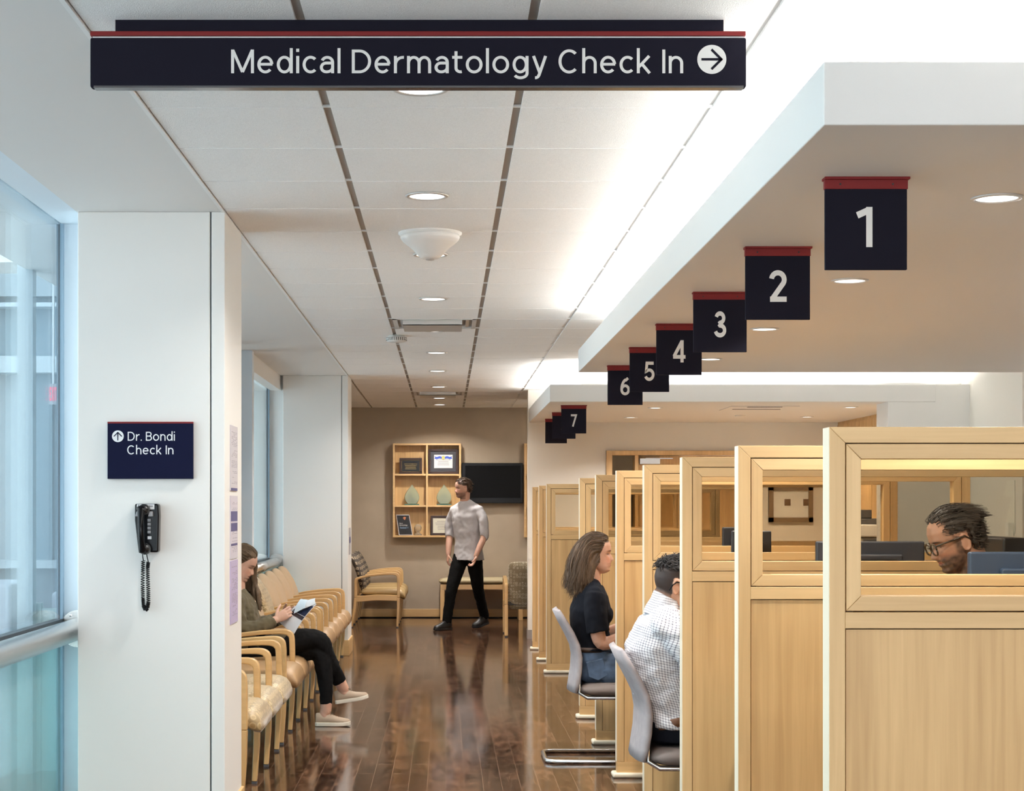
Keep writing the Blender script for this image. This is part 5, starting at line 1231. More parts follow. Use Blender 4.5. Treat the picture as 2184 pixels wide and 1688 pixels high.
shoe(pw, (-.742, Yw + .135, .13), (-.525, Yw + .135, .165), (-.15, 0, 1), BEI, CRM, .92, .066, 'sneaker', mat('lace olive', (.16, .12, .07), .7))
HB = hair_mat('long brown hair', (.068, .041, .021), (.22, .14, .078))
Ri = R.transposed(); dn = Ri @ Vector((0, 0, -1))
bod = [(Ri @ (Vector((-1.40, Yw, .80)) - hl), .125), (Ri @ (Vector((-1.385, Yw - .13, .84)) - hl), .07), (Ri @ (Vector((-1.385, Yw + .13, .84)) - hl), .07)]
def keepA(p): return p.z > -.045 and (p.x < .072 if p.z > .07 else (p.x < .0 + .8 * max(0, p.z) if p.y < 0 else p.x < .05 and not (p.x > .02 and p.z < 0)))
def pushA(p): return (-1, .15 * p.y / .07, .05) if p.y < .02 else (-.3, .8, .0)
gA = lambda p: tuple(Vector((-1.3, 0, .1)) if (p.y < .03 and p.x > -.01 and p.z > .0) else dn + Vector((-.12 if p.y < 0 else .0, .02, 0)))
rnd = random.Random(5); ex = []
for k in range(46):
    j = lambda a: rnd.gauss(0, a)
    ex.append(cr([(-1.30 + j(.006), Yw + .058 + j(.003), 1.14 + j(.006)), (-1.285 + j(.007), Yw + .078 + j(.004), 1.06), (-1.287 + j(.008), Yw + .083 + j(.005), .97), (-1.268 + j(.010), Yw + .07 + j(.007), .88), (-1.250 + j(.011), Yw + .05 + j(.009), .80 + j(.02))], [.0045, .0048, .0045, .004, .0015], 4))
hairdo(pw, HB, R, hl, .99, 260, keepA, lambda p: .36, gA, pushA, 16, bod, 3, .30, .004, .1, .0075, .0016, 1500, .005, ex)
# magazine held open
mg = empty('magazine', (-1.0, Yw - .1, .62), 'open magazine with white cover and dark blue picture in her hands', 'magazine')
A, B, C_, D_ = Vector((-1.105, Yw - .03, .690)), Vector((-.998, Yw - .20, .622)), Vector((-.850, Yw - .16, .822)), Vector((-.955, Yw - .02, .835))
def leaf(par, name, m, s0, s1, t0, t1, off, A=A, B=B, C_=C_, D_=D_, thick=.0015, n=10, bend=.012):
    nrm = (B - A).cross(D_ - A).normalized(); mb_ = MB(); g = []
    for k in (0, 1):
        for i in range(n + 1):
            for j in (0, 1):
                s_ = s0 + (s1 - s0) * j; t_ = t0 + (t1 - t0) * i / n
                p = A.lerp(B, s_).lerp(D_.lerp(C_, s_), t_) + nrm * (off + k * thick + bend * math.sin(PI * t_)); g.append(tuple(p))
    m1 = 2 * (n + 1); f = []
    for i in range(n):
        a = 2 * i; f += [(a, a + 1, a + 3, a + 2), (m1 + a, m1 + a + 2, m1 + a + 3, m1 + a + 1), (a, a + 2, m1 + a + 2, m1 + a), (a + 1, m1 + a + 1, m1 + a + 3, a + 3)]
    f += [(0, m1, m1 + 1, 1), (2 * n, 2 * n + 1, m1 + 2 * n + 1, m1 + 2 * n)]
    mb_.add(g, f); return mb_.build(name, m, par)
nn_ = (B - A).cross(D_ - A).normalized(); sgn = -1 if nn_.y > 0 else 1
leaf(mg, 'cover', mat('cover paper', (.60, .58, .58), .35), 0, 1, 0, 1, 0)
pic = leaf(mg, 'cover_picture', mat('cover picture', (.012, .016, .045), .3, var=(30, .8)), .12, .98, .55, .90, .0017 if sgn > 0 else -.0006, thick=.0004)
leaf(mg, 'cover_picture', mat('cover picture lower', (.02, .014, .02), .3, var=(60, .8)), .12, .98, .42, .535, .0017 if sgn > 0 else -.0006, thick=.0004)
E, F, G, Hh = Vector((-1.005, Yw - .10, .755)), Vector((-.926, Yw - .17, .797)), Vector((-.908, Yw - .10, .845)), Vector((-.963, Yw - .05, .850))
leaf(mg, 'open_page', mat('page pale blue', (.58, .65, .70), .4), 0, 1, 0, 1, 0, E, F, G, Hh, .002, bend=.008)
leaf(mg, 'open_page', mat('page teal', (.34, .52, .52), .4), .55, .95, .1, .9, -.002, E, F, G, Hh, .001, bend=.008)
leaf(mg, 'open_page', mat('page pale', (.62, .64, .66), .4), 0, 1, 0, 1, 0, Vector((-.935, Yw - .15, .79)), Vector((-.856, Yw - .155, .822)), Vector((-.862, Yw - .12, .858)), Vector((-.905, Yw - .10, .846)), .002, bend=.010)

# ---- the woman in black at the booth ---------------------------------------
Yb = 9.76
pb = person('seated woman in black t-shirt and blue jeans with shoulder length brown hair', (.9, Yb, 0))
tone = (.56, .32, .225); R = frame((1, -.03, .03), (-.03, 0, 1)); hl = Vector((.873, Yb, 1.187))
secs = [((.92, Yb, .475), .165, .155), ((.89, Yb, .545), .17, .14), ((.848, Yb, .65), .135, .098), ((.835, Yb, .76), .15, .10), ((.84, Yb, .87), .168, .105), ((.845, Yb, .95), .15, .085), ((.85, Yb, 1.005), .065, .05)]
armR = [(.85, Yb - .165, .945), (.855, Yb - .20, .83), (.885, Yb - .205, .69), (1.0, Yb - .18, .715), (1.13, Yb - .14, .775)]
armL = [(.85, Yb + .165, .945), (.87, Yb + .20, .83), (.90, Yb + .205, .70), (1.02, Yb + .17, .74), (1.14, Yb + .12, .775)]
legs = [[(.90, Yb + sg * .085, .525), (1.12, Yb + sg * .09, .53), (1.33, Yb + sg * .09, .51), (1.36, Yb + sg * .09, .40), (1.32, Yb + sg * .09, .24), (1.27, Yb + sg * .09, .09)] for sg in (-1, 1)]
b = MB(); head_grid(b, R, hl, .98, .95, .96)
limb(b, [(.845, Yb, .96), (.85, Yb, 1.04), hl + R @ Vector((-.028, 0, -.06))], [.06, .05, .048]); torso(b, secs[1:], (0, 1, 0))
for arm in (armR, armL): limb(b, arm, [.05, .047, .04, .036, .027])
for leg in legs: limb(b, leg, [.075, .07, .056, .052, .046, .036])
hand(b, armR[-1], (1, .25, -.08), (0, .1, -1), (.2, 1, 0), .92, (12, 15, 10)); hand(b, armL[-1], (1, -.3, -.08), (0, -.1, -1), (.2, -1, 0), .92, (12, 15, 10))
skin('body', b, R, hl, .98, pb, tone, SKIN, paintH(keepB, (.08, .048, .028))); eyes(pb, R, hl, .98)
TSH = mat('black cotton', (.0075, .0085, .013), .9, spec=.15, bump=(350, .25, .001))
b = MB(); torso(b, [((.86, Yb, .635), .15, .112)] + secs[2:], (0, 1, 0), .012)
limb(b, [(.85, Yb - .15, .955), (.853, Yb - .195, .85), (.868, Yb - .208, .75)], [.062, .066, .066], ends=False); limb(b, [(.85, Yb + .15, .955), (.863, Yb + .195, .85), (.88, Yb + .208, .75)], [.062, .066, .066], ends=False)
b.ellipsoid((.848, Yb - .12, .955), (.068, .075, .06)); b.ellipsoid((.848, Yb + .12, .955), (.068, .075, .06)); limb(b, [(.848, Yb - .15, .955), (.85, Yb - .06, 1.0), (.85, Yb + .06, 1.0), (.848, Yb + .15, .955)], [.055, .048, .048, .055]); b.ellipsoid((.91, Yb - .07, .84), (.06, .065, .06)); b.ellipsoid((.91, Yb + .07, .84), (.06, .065, .06))
cloth('tshirt', b, TSH, pb, .006, .006, 13, 2)
DEN = mat('blue denim', (.085, .135, .225), .85, bump=(500, .35, .001), var=(14, .35))
b = MB(); torso(b, secs[:2] + [((.85, Yb, .645), .142, .102)], (0, 1, 0), .008)
b.ellipsoid((.86, Yb - .075, .535), (.125, .10, .095)); b.ellipsoid((.86, Yb + .075, .535), (.125, .10, .095))
for leg in legs: limb(b, leg, [.10, .09, .068, .064, .06, .055], ends=False)
je = cloth('jeans', b, DEN, pb, .006, .004, 16, 2)
m = MB(); torso(m, [((.849, Yb, .628), .153, .112), ((.848, Yb, .655), .150, .110)], (0, 1, 0), .004); m.build('belt', mat('brown belt', (.045, .022, .012), .5), pb, smooth=True)
m = MB(); yk = Yb - .173
m.prism([(.80, .575), (.90, .60), (.925, .50), (.87, .47), (.815, .49)], yk - .010, yk + .03, 1); m.build('back_pocket', DEN, je, bevel=.006)
for sg in (-1, 1): shoe(pb, (1.22, Yb + sg * .09, .0), (1.45, Yb + sg * .09, 0), (0, 0, 1), BLKT, CRM, .9, .06)
HB2 = hair_mat('wavy brown hair', (.050, .029, .016), (.165, .10, .057))
Ri = R.transposed(); dn = Ri @ Vector((0, 0, -1)); bod = [(Ri @ (Vector((.845, Yb, .89)) - hl), .125), (Ri @ (Vector((.85, Yb - .14, .94)) - hl), .068), (Ri @ (Vector((.85, Yb + .14, .94)) - hl), .068)]
def pushB(p): return (-.75, .75 * p.y / .07, -.25 if p.z < .06 else .05)
gB = lambda p: tuple(Vector((-1.2, .25 * p.y / .07, .0)) if (p.x > -.005 and p.z > .015) else dn + Vector((-.16, .05 * (1 if p.y > 0 else -1), 0)))
hairdo(pb, HB2, R, hl, .98, 300, keepB, lambda p: .225 + .06 * (p.z > .05), gB, pushB, 15, bod, 11, .30, .009, .12, .009, .0017, 1900, .005)

# ---- the man in the checked shirt ------------------------------------------
Ym = 7.19
pm = person('seated man in white checked shirt and dark trousers leaning in, face hidden', (.95, Ym, 0))
tone = (.50, .275, .18); pit = math.radians(9); R = frame((math.cos(pit), 0, -math.sin(pit)), (math.sin(pit), 0, math.cos(pit))); hl = Vector((.988, Ym, 1.132))
secs = [((1.00, Ym, .475), .175, .15), ((.985, Ym, .53), .18, .135), ((.962, Ym, .62), .17, .125), ((.917, Ym, .75), .18, .128), ((.905, Ym, .87), .195, .125), ((.925, Ym, .965), .175, .098), ((.94, Ym, 1.03), .08, .06)]
armR = [(.955, Ym - .19, .955), (1.02, Ym - .225, .85), (1.115, Ym - .22, .735), (1.22, Ym - .17, .765), (1.36, Ym - .10, .79)]
armL = [(.955, Ym + .19, .955), (1.02, Ym + .225, .85), (1.115, Ym + .22, .735), (1.22, Ym + .17, .765), (1.36, Ym + .10, .79)]
legs = [[(.99, Ym + sg * .09, .53), (1.2, Ym + sg * .10, .535), (1.42, Ym + sg * .10, .52), (1.45, Ym + sg * .10, .40), (1.42, Ym + sg * .10, .24), (1.38, Ym + sg * .10, .09)] for sg in (-1, 1)]
b = MB(); head_grid(b, R, hl, 1.0, 1.0, 1.0)
limb(b, [(.93, Ym, .98), (.945, Ym, 1.05), hl + R @ Vector((-.03, 0, -.05))], [.072, .062, .06]); torso(b, secs[1:], (0, 1, 0))
for arm in (armR, armL): limb(b, arm, [.055, .05, .043, .04, .03])
for leg in legs: limb(b, leg, [.075, .07, .058, .054, .048, .04])
hand(b, armR[-1], (1, .3, -.08), (0, .1, -1), (.2, 1, 0), 1.0, (12, 15, 10)); hand(b, armL[-1], (1, -.3, -.08), (0, -.1, -1), (.2, -1, 0), 1.0, (12, 15, 10))
def paintC(L, C, near, blend):
    x, y, z = L[:, 0], L[:, 1], L[:, 2]
    # cropped sides: dark at the crown, fading to skin at the nape and in front of the ear
    a = np.clip((z + .082 + np.clip(x, -.2, .03) * .25) / .035, 0, 1) * np.clip((.052 - x + np.clip(z - .03, 0, 1) * .35) / .014, 0, 1) * np.where((z < .028) & (x > -.022), 0, 1)
    ear = (np.abs(y) > .0735) & (z < .028) & (z > -.05) & (x > -.036) & (x < .014); a[ear] = 0
    a *= near; blend(near, (.012, .010, .011), .94 * np.clip(a, 0, 1))
skin('body', b, R, hl, 1.0, pm, tone, SKIN, paintC, .0038); eyes(pm, R, hl)
CHK = check_cloth('checked cotton', (.76, .76, .79), (.10, .095, .14), .0105, .28)
b = MB(); torso(b, [((.975, Ym, .535), .182, .128), ((.970, Ym, .57), .180, .128)] + secs[2:], (0, 1, 0), .012)
for arm in (armR, armL): limb(b, arm[:4] + [tuple(Vector(arm[3]).lerp(Vector(arm[4]), .85))], [.072, .068, .062, .052, .043], ends=False); b.ellipsoid(Vector(arm[0]) + Vector((-.01, 0, .0)), (.085, .06, .065))
limb(b, [(.93, Ym - .16, .965), (.933, Ym - .07, .995), (.933, Ym + .07, .995), (.93, Ym + .16, .965)], [.07, .058, .058, .07])
def restC(V):
    xc = np.interp(V[:, 2], [.53, .62, .75, .87, .965, 1.03], [.975, .962, .917, .905, .925, .94]) + .02
    o_ = np.zeros_like(V); o_[:, 0] = .17 * np.arctan2(V[:, 1] - Ym, -(V[:, 0] - xc)) + 5; o_[:, 2] = V[:, 2] + .25 * (V[:, 0] - .93); return o_
cloth('shirt', b, CHK, pm, .0055, .010, 12, 2, (1, 1, 1.6), restC)
m = MB()
for q, (o_, r0) in enumerate((((.0, 0), .072), ((.0, 0), .076))):
    pass
rings = []
for (cx, cz, r, tilt) in ((.932, .985, .088, .0), (.936, 1.012, .082, .0), (.944, 1.045, .068, .0), (.953, 1.078, .0635, .0), (.9545, 1.078, .0595, 0), (.947, 1.045, .0595, 0)):
    rings.append([(cx + r * .98 * math.cos(2 * PI * k / 32), Ym + r * math.sin(2 * PI * k / 32), cz - .030 * math.cos(2 * PI * k / 32)) for k in range(32)])
m.loft(rings, cap=False); co_ = m.build('collar', CHK, pm, smooth=True)
at = co_.data.attributes.new('rest', 'FLOAT_VECTOR', 'POINT'); at.data.foreach_set('vector', restC(np.array(m.v)).astype(np.float32).ravel())
NTR = mat('navy trousers', (.006, .007, .012), .85, spec=.15, bump=(300, .2, .001))
b = MB(); torso(b, secs[:2] + [((.975, Ym, .575), .176, .122)], (0, 1, 0), .008); b.ellipsoid((.955, Ym - .08, .535), (.12, .10, .085)); b.ellipsoid((.955, Ym + .08, .535), (.12, .10, .085))
for leg in legs: limb(b, leg, [.105, .095, .075, .07, .064, .058], ends=False)
cloth('trousers', b, NTR, pm, .0065, .004, 16, 2)
m = MB(); rings = []
for (dz, g) in ((-.020, .008), (-.018, .011), (.018, .011), (.020, .008)):
    rings.append([(.972 + (.131 + g) * math.cos(2 * PI * k / 40), Ym + (.186 + g) * math.sin(2 * PI * k / 40), .565 + dz + .03 * math.cos(2 * PI * k / 40)) for k in range(40)])
m.loft(rings); m.build('belt', mat('tan belt', (.14, .055, .022), .45), pm, smooth=True)
for sg in (-1, 1): shoe(pm, (1.33, Ym + sg * .10, .0), (1.60, Ym + sg * .10, 0), (0, 0, 1), NTR, DARK, 1.05, .075)
HD = hair_mat('dark hair', (.010, .008, .008), (.06, .052, .05), .5)
mb, c = grow_hair(R, hl, 1.0, 1500, lambda p: p.z > .060 and p.x < .085, lambda p: .026, .0026, lambda p: (.5, 0, -.5), lambda p: (.5 if p.x > -.05 else -.2, .35 * p.y / .08, .55), 6, (), 21, .30, .003, .7, .7)
mb.build('hair', HD, pm, smooth=True, colors=c)
m = MB()
for sg in (-1, 1):
    m.tube([tuple(hl + R @ Vector(p)) for p in ((.09, sg * .064, .008), (.03, sg * .077, .012), (-.012, sg * .081, .012), (-.028, sg * .081, -.004), (-.038, sg * .079, -.028))], .0028, 8)
for sg in (-1, 1): m.tube([tuple(hl + R @ Vector((.095, sg * .032 + .026 * math.cos(t), .0 + .019 * math.sin(t)))) for t in [2 * PI * k / 24 for k in range(25)]], .0022, 8)
m.tube([tuple(hl + R @ Vector((.099, y_, .006))) for y_ in (-.008, 0, .008)], .002, 6); m.build('eyeglasses', BLACK, pm, smooth=True)

# ---- the bearded clerk behind the glass ------------------------------------
Yc = 6.15
pc = person('man with glasses and beard looking down behind the partition glass', (1.95, Yc, 0))
tone = (.46, .25, .165); pit = math.radians(20); R = frame((-math.cos(pit), -.04, -math.sin(pit)), (-math.sin(pit), 0, math.cos(pit))); hl = Vector((1.866, Yc, 1.344))
secs = [((1.97, Yc, .62), .17, .14), ((1.985, Yc, .72), .165, .125), ((2.0, Yc, .86), .17, .12), ((2.0, Yc, 1.0), .19, .12), ((1.985, Yc, 1.12), .18, .10), ((1.97, Yc, 1.19), .09, .06)]
arms = [[(1.98, Yc + sg * .19, 1.10), (1.95, Yc + sg * .23, .98), (1.90, Yc + sg * .22, .85), (1.80, Yc + sg * .18, .82), (1.68, Yc + sg * .12, .79)] for sg in (-1, 1)]
legs = [[(1.97, Yc + sg * .09, .64), (1.85, Yc + sg * .10, .63), (1.68, Yc + sg * .10, .60), (1.66, Yc + sg * .10, .45), (1.67, Yc + sg * .10, .30), (1.69, Yc + sg * .10, .15)] for sg in (-1, 1)]
b = MB(); head_grid(b, R, hl, 1.0, 1.15, 1.0, .002)
limb(b, [(1.965, Yc, 1.13), (1.94, Yc, 1.21), hl + R @ Vector((-.03, 0, -.05))], [.07, .062, .06]); torso(b, secs, (0, 1, 0))
for arm in arms: limb(b, arm, [.055, .05, .043, .04, .03])
for leg in legs: limb(b, leg, [.075, .07, .058, .054, .048, .04])
hand(b, arms[0][-1], (-1, .3, -.08), (0, .1, -1), (-.2, 1, 0), 1.0, (12, 15, 10)); hand(b, arms[1][-1], (-1, -.3, -.08), (0, -.1, -1), (-.2, -1, 0), 1.0, (12, 15, 10))
def paintD(L, C, near, blend):
    x, y, z = L[:, 0], L[:, 1], L[:, 2]; n_ = np.array([mnoise.noise(Vector((a * 90, b_ * 90, c_ * 90))) for a, b_, c_ in L * near[:, None]])
    beard = np.clip((-.032 - z + (x - .02) * .05) / .02, 0, 1) * np.clip((x + .02) / .02, 0, 1) * np.where((z > -.064) & (np.abs(y) < .024) & (x > .06), np.clip((-.043 - z) / .006, 0, 1) * np.clip((z + .058) / .006, 0, 1) + .0, 1)
    side = np.clip((x + .012) / .012, 0, 1) * np.clip((.034 - x) / .014, 0, 1) * (z < .02) * (z > -.06)
    a = np.clip(np.maximum(beard, side * .9), 0, 1) * (z > -.135); blend(near, (.045, .032, .026), np.clip(.80 + .25 * n_, 0, .95) * a)
    scalp = np.clip((.045 - x + np.clip(z - .02, 0, .07) * .15) / .02, 0, 1) * np.clip((z + .045) / .03, 0, 1) * np.where((z < .03) & (x > -.02), 0, 1)
    ear = (np.abs(y) > .0735) & (z < .028) & (z > -.05) & (x > -.036) & (x < .014); scalp[ear] = 0; C[ear, :3] = np.array(tone) * 1.05
    blend(near, (.03, .022, .018), .9 * scalp)
skin('body', b, R, hl, 1.0, pc, tone, SKIN, paintD, .0038); eyes(pc, R, hl)
CHAR = mat('charcoal shirt', (.03, .033, .042), .8, bump=(300, .2, .001))
b = MB(); torso(b, secs, (0, 1, 0), .014)
for arm in arms: limb(b, arm[:4] + [tuple(Vector(arm[3]).lerp(Vector(arm[4]), .8))], [.072, .066, .06, .052, .043], ends=False)
cloth('shirt', b, CHAR, pc, .007, .006, 13, 2)
b = MB(); torso(b, secs[:2], (0, 1, 0), .008)
for leg in legs: limb(b, leg, [.10, .09, .07, .066, .06, .055], ends=False)
cloth('trousers', b, NTR, pc, .008, .004, 16, 2)
for sg in (-1, 1): shoe(pc, (1.74, Yc + sg * .10, .09), (1.47, Yc + sg * .10, .09), (0, 0, 1), DARK, DARK, 1.0, .07)
hairdo(pc, hair_mat('swept dark hair', (.022, .017, .014), (.10, .078, .06), .6), R, hl, 1.0, 260, lambda p: (p.z > .03 and p.x < .066 - .3 * max(0, abs(p.y) - .02)) or (p.z > -.05 and p.x < -.03), lambda p: .06 if p.z > .05 else .02, lambda p: (-.8, 0, -.35), lambda p: (-.9, .2 * p.y / .08, .12 if p.z > .05 else -.5), 8, (), 31, .35, .002, .12, .0065, .0013, 900, .0045)
m = MB(); TORT = mat('tortoise frame', (.05, .032, .018), .25)
for sg in (-1, 1):
    m.tube([tuple(hl + R @ Vector((.096, sg * .033 + .029 * math.copysign(abs(math.cos(t)) ** .75, math.cos(t)), -.004 + .021 * math.copysign(abs(math.sin(t)) ** .75, math.sin(t))))) for t in [2 * PI * k / 28 for k in range(29)]], .0034, 8)
    m.tube([tuple(hl + R @ Vector(p)) for p in ((.096, sg * .064, .010), (.03, sg * .078, .012), (-.012, sg * .082, .012), (-.03, sg * .080, -.008))], .0035, 8)
m.tube([tuple(hl + R @ Vector((.103, y_, .004))) for y_ in (-.008, 0, .008)], .003, 6); m.build('eyeglasses', TORT, pc, smooth=True)
st = empty('office_stool', (2.0, Yc, 0), 'tall black office stool under the bearded clerk', 'stool')
b = MB(); b.pad((1.98, Yc, .54), (1, 0, 0), (0, 1, 0), (0, 0, 1), .46, .46, .08, .2, 12); b.build('seat', DARK, st, smooth=True)
b = MB(); b.tube([(1.98, Yc, .06), (1.98, Yc, .52)], .025, 14); b.build('column', CHROME, st, smooth=True)
b = MB(); b.tube([(1.98 + .2 * math.cos(2 * PI * k / 28), Yc + .2 * math.sin(2 * PI * k / 28), .2) for k in range(29)], .011, 8); b.build('foot_ring', CHROME, st, smooth=True)
for k in range(5):
    a = 2 * PI * k / 5; b = MB(); b.tube([(1.98, Yc, .08), (1.98 + .26 * math.cos(a), Yc + .26 * math.sin(a), .05)], .02, 8); l_ = b.build('base_leg', DARK, st)
    b = MB(); b.ellipsoid((1.98 + .26 * math.cos(a), Yc + .26 * math.sin(a), .027), (.027, .027, .027), 12, 8); b.build('caster', DARK, l_, smooth=True)

# ---- the walking man ---------------------------------------------------------
Ye = 19.9
pe = person('man in pale grey shirt and black trousers walking past the end wall', (.24, Ye, 0))
tone = (.60, .35, .26); R = frame((-.93, -.36, -.05), (0, 0, 1)); hl = Vector((.20, Ye - .03, 1.675)); S = Vector((.80, -.60, 0))
def q2(x, z, y=0): return (x, Ye + y, z)
secs = [(q2(.27, .88), .155, .105), (q2(.265, .96), .16, .108), (q2(.255, 1.08), .15, .10), (q2(.25, 1.2), .165, .108), (q2(.248, 1.34), .188, .112), (q2(.245, 1.435), .176, .092), (q2(.242, 1.485), .115, .075), (q2(.24, 1.52), .066, .058)]
armL = [q2(.390, 1.405, -.10), q2(.445, 1.28, -.16), q2(.452, 1.12, -.16), q2(.40, .99, -.2), q2(.352, .88, -.23)]
armR = [q2(.105, 1.405, .10), q2(.05, 1.28, .15), q2(.045, 1.12, .14), q2(.035, .99, .10), q2(.03, .89, .07)]
legR = [q2(.19, .89, .05), q2(.13, .70, .0), q2(.065, .47, -.06), q2(.05, .36, -.05), q2(.025, .20, -.05), q2(.01, .09, -.05)]
legL = [q2(.33, .89, -.03), q2(.355, .70, .02), q2(.385, .47, .10), q2(.41, .36, .17), q2(.445, .22, .26), q2(.465, .12, .31)]
b = MB(); head_grid(b, R, hl, 1.0, 1.0, 1.0)
limb(b, [q2(.24, 1.45), q2(.225, 1.53, -.01), hl + R @ Vector((-.03, 0, -.06))], [.068, .058, .057]); torso(b, secs, tuple(S))
for arm in (armR, armL): limb(b, arm, [.05, .047, .041, .037, .028])
for leg in (legR, legL): limb(b, leg, [.09, .078, .056, .053, .046, .038])
hand(b, armL[-1], (-.30, -.1, -1), (-.9, -.2, .2), (-.5, -.9, 0), 1.0, (20, 30, 22)); hand(b, armR[-1], (-.1, -.1, -1), (.9, .2, 0), (-.4, -.9, 0), 1.0, (20, 30, 22))
def paintE(L, C, near, blend):
    x, y, z = L[:, 0], L[:, 1], L[:, 2]
    beard = np.clip((-.040 - z) / .02, 0, 1) * np.clip((x + .02) / .02, 0, 1) * (z > -.13); blend(near, (.07, .035, .022), .6 * beard)
    scalp = np.clip((.03 - x + np.clip(z - .02, 0, .08) * .5) / .02, 0, 1) * np.clip((z + .045) / .03, 0, 1) * np.where((z < .03) & (x > -.02), 0, 1); blend(near, (.04, .022, .014), .9 * scalp)
skin('body', b, R, hl, 1.0, pe, tone, SKIN, paintE, .005); eyes(pe, R, hl)
GSH = mat('pale grey shirt', (.50, .48, .49), .85, bump=(300, .25, .001), var=(120, .06))
b = MB(); torso(b, [(q2(.272, .825), .178, .13), (q2(.27, .87), .172, .122)] + secs[1:], tuple(S), .012)
for arm in (armR, armL): limb(b, arm[:3] + [tuple(Vector(arm[2]).lerp(Vector(arm[3]), .22))], [.060, .056, .053, .050], ends=False); b.ellipsoid(arm[0], (.062, .062, .058)); limb(b, [arm[0], tuple(Vector(arm[0]).lerp(Vector(q2(.241, 1.49)), .5)), q2(.241, 1.495)], [.062, .064, .060])

cloth('shirt', b, GSH, pe, .007, .009, 10, 5)
m = MB(); m.loft([[(.238 + dx_ + r_ * math.cos(2 * PI * k / 28), Ye - .005 + r_ * math.sin(2 * PI * k / 28), z_ + .012 * math.cos(2 * PI * k / 28)) for k in range(28)] for dx_, r_, z_ in ((0, .088, 1.49), (-.004, .070, 1.522), (-.004, .064, 1.522), (0, .070, 1.495))], cap=False); m.build('collar', GSH, pe, smooth=True)
b = MB(); torso(b, secs[:2], tuple(S), .006)
for leg in (legR, legL): limb(b, leg, [.10, .088, .068, .063, .058, .056], ends=False)
cloth('trousers', b, BLKT, pe, .007, .005, 14, 2)
BOOT = mat('black leather', (.010, .0095, .010), .35)
shoe(pe, q2(.055, .0, .0), q2(-.13, .0, -.21), (0, 0, 1), BOOT, DARK, 1.05, .10, 'boot'); shoe(pe, q2(.50, .045, .34), q2(.33, .0, .14), (0, 0, 1), BOOT, DARK, 1.05, .10, 'boot')
hairdo(pe, hair_mat('short brown hair', (.03, .017, .010), (.12, .07, .04), .6), R, hl, 1.0, 240, lambda p: (p.z > .045 and p.x < .075) or (p.z > -.045 and p.x < -.025), lambda p: .035 if p.z > .04 else .018, lambda p: (-.5, 0, -.4), lambda p: (-.6, .3 * p.y / .08, .3 if p.z > .04 else -.4), 6, (), 41, .35, .003, .2, .007, .002, 500, .005)

# ------------------------------------------------------------------ light, sky, camera
def area(name, loc, rot, sx, sy, power, col, spread=180):
    l = D.lights.new(name, 'AREA'); l.shape = 'RECTANGLE'; l.size = sx; l.size_y = sy; l.energy = power; l.color = col; l.spread = math.radians(spread)
    o = D.objects.new(name, l); COL.objects.link(o); o.location = loc; o.rotation_euler = rot; return o
# fluorescent battens lying on the soffits inside the light coves
area('cove batten', (1.06, 7.6, SOFT + .03), (PI, 0, 0), .10, 6.6, 62, (1, .97, .92))
area('cove batten', (3.0, 4.17, SOFT + .03), (PI, 0, 0), 3.4, .10, 35, (1, .97, .92))
area('cove batten', (3.0, 11.40, SOFT + .03), (PI, 0, 0), 3.4, .10, 35, (1, .97, .92))
area('cove batten', (1.08, 16.6, SOFT + .03), (PI, 0, 0), .10, 3.2, 35, (1, .97, .92))
area('cove batten', (2.9, 14.93, SOFT + .03), (PI, 0, 0), 3.3, .10, 52, (1, .97, .92))
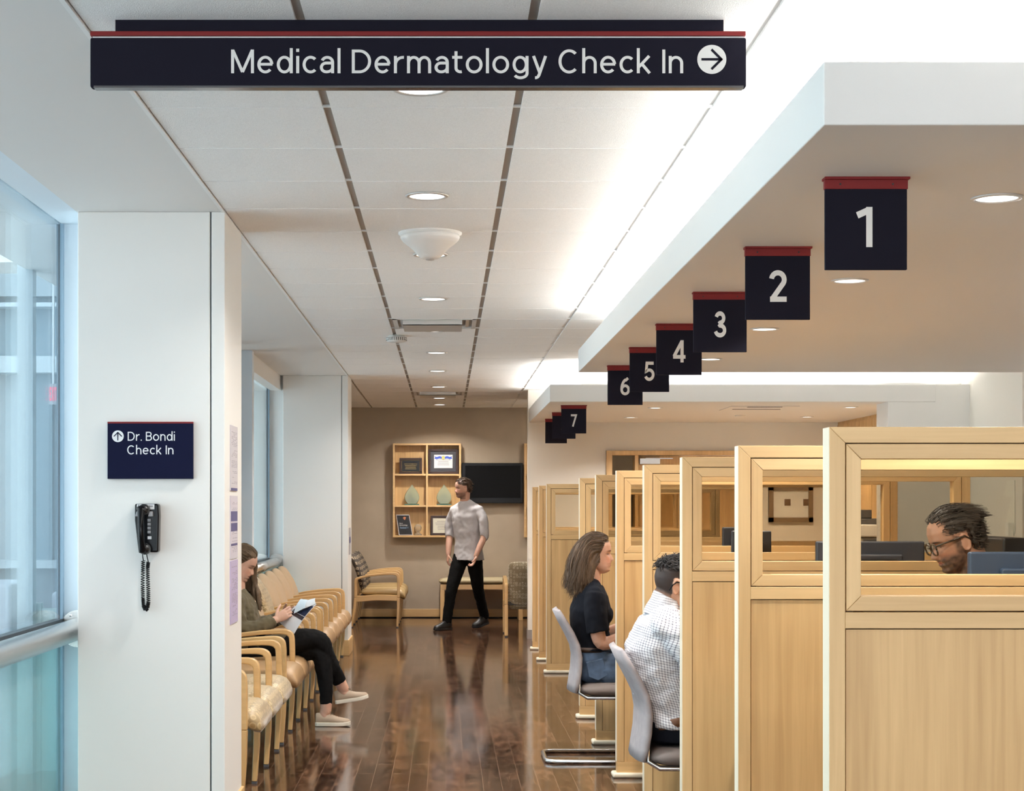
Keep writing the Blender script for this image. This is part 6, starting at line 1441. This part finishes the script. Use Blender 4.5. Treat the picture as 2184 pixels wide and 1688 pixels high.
# unseen fill lamps added behind the viewer for warm light on the near partition
for (x, y) in [(-.078, 3.3), (-.078, 1.5), (-.078, -.4), (1.64, 2.6), (1.64, .8), (1.64, -1.0), (3.4, 2.6), (3.4, .8)]:
    l = D.lights.new('downlight or fill lamp', 'AREA'); l.shape = 'DISK'; l.size = .14; l.energy = 8.5; l.color = (1, .92, .82); l.spread = math.radians(150)
    lo = D.objects.new('downlight or fill lamp', l); COL.objects.link(lo); lo.location = (x, y, CEIL - .012)
for (x, y) in [(-1.7, 19.5), (1.7, 20.4)]:  # unseen lamps added to brighten the alcove and end wall
    l = D.lights.new('downlight or fill lamp', 'AREA'); l.shape = 'DISK'; l.size = .14; l.energy = 20; l.color = (1, .92, .82)
    lo = D.objects.new('downlight or fill lamp', l); COL.objects.link(lo); lo.location = (x, y, CEIL - .012)
w = D.worlds.new('sky'); bpy.context.scene.world = w; w.use_nodes = True
w.node_tree.nodes['Background'].inputs['Color'].default_value = (.94, .97, 1.0, 1); w.node_tree.nodes['Background'].inputs['Strength'].default_value = 4.7
def portal(loc, rot, sx, sy):
    o = area('sky portal', loc, rot, sx, sy, 1, (1, 1, 1)); o.data.cycles.is_portal = True
portal((-1.78, 1.8, 1.4), (0, -PI / 2, 0), 2.8, 11.6)
portal((-1.78, 12.2, 1.4), (0, -PI / 2, 0), 2.8, 8.6)
portal((1.9, -4.02, 1.4), (-PI / 2, 0, 0), 7.4, 2.8)
cam = D.cameras.new('camera'); cam.sensor_fit = 'HORIZONTAL'; cam.sensor_width = 36; cam.lens = 36 * 3580 / 2184
cam.shift_x = (1092 - 951) / 2184; cam.shift_y = (1079 - 844) / 2184; cam.clip_end = 200
co = D.objects.new('camera', cam); COL.objects.link(co); co.location = (0, 0, H); co.rotation_euler = (PI / 2, 0, 0)
sc = bpy.context.scene; sc.camera = co
sc.view_settings.view_transform = 'Standard'; sc.view_settings.look = 'None'; sc.view_settings.gamma = 1; sc.view_settings.exposure = 0.06
try: sc.view_settings.use_curve_mapping = False
except Exception: pass
sc.cycles.max_bounces = 7; sc.cycles.diffuse_bounces = 4; sc.cycles.transparent_max_bounces = 16; sc.cycles.glossy_bounces = 3
sc.cycles.use_adaptive_sampling = True; sc.cycles.adaptive_threshold = .15; sc.cycles.adaptive_min_samples = 20
sc.cycles.sample_clamp_indirect = 6; sc.cycles.caustics_reflective = False; sc.cycles.caustics_refractive = False
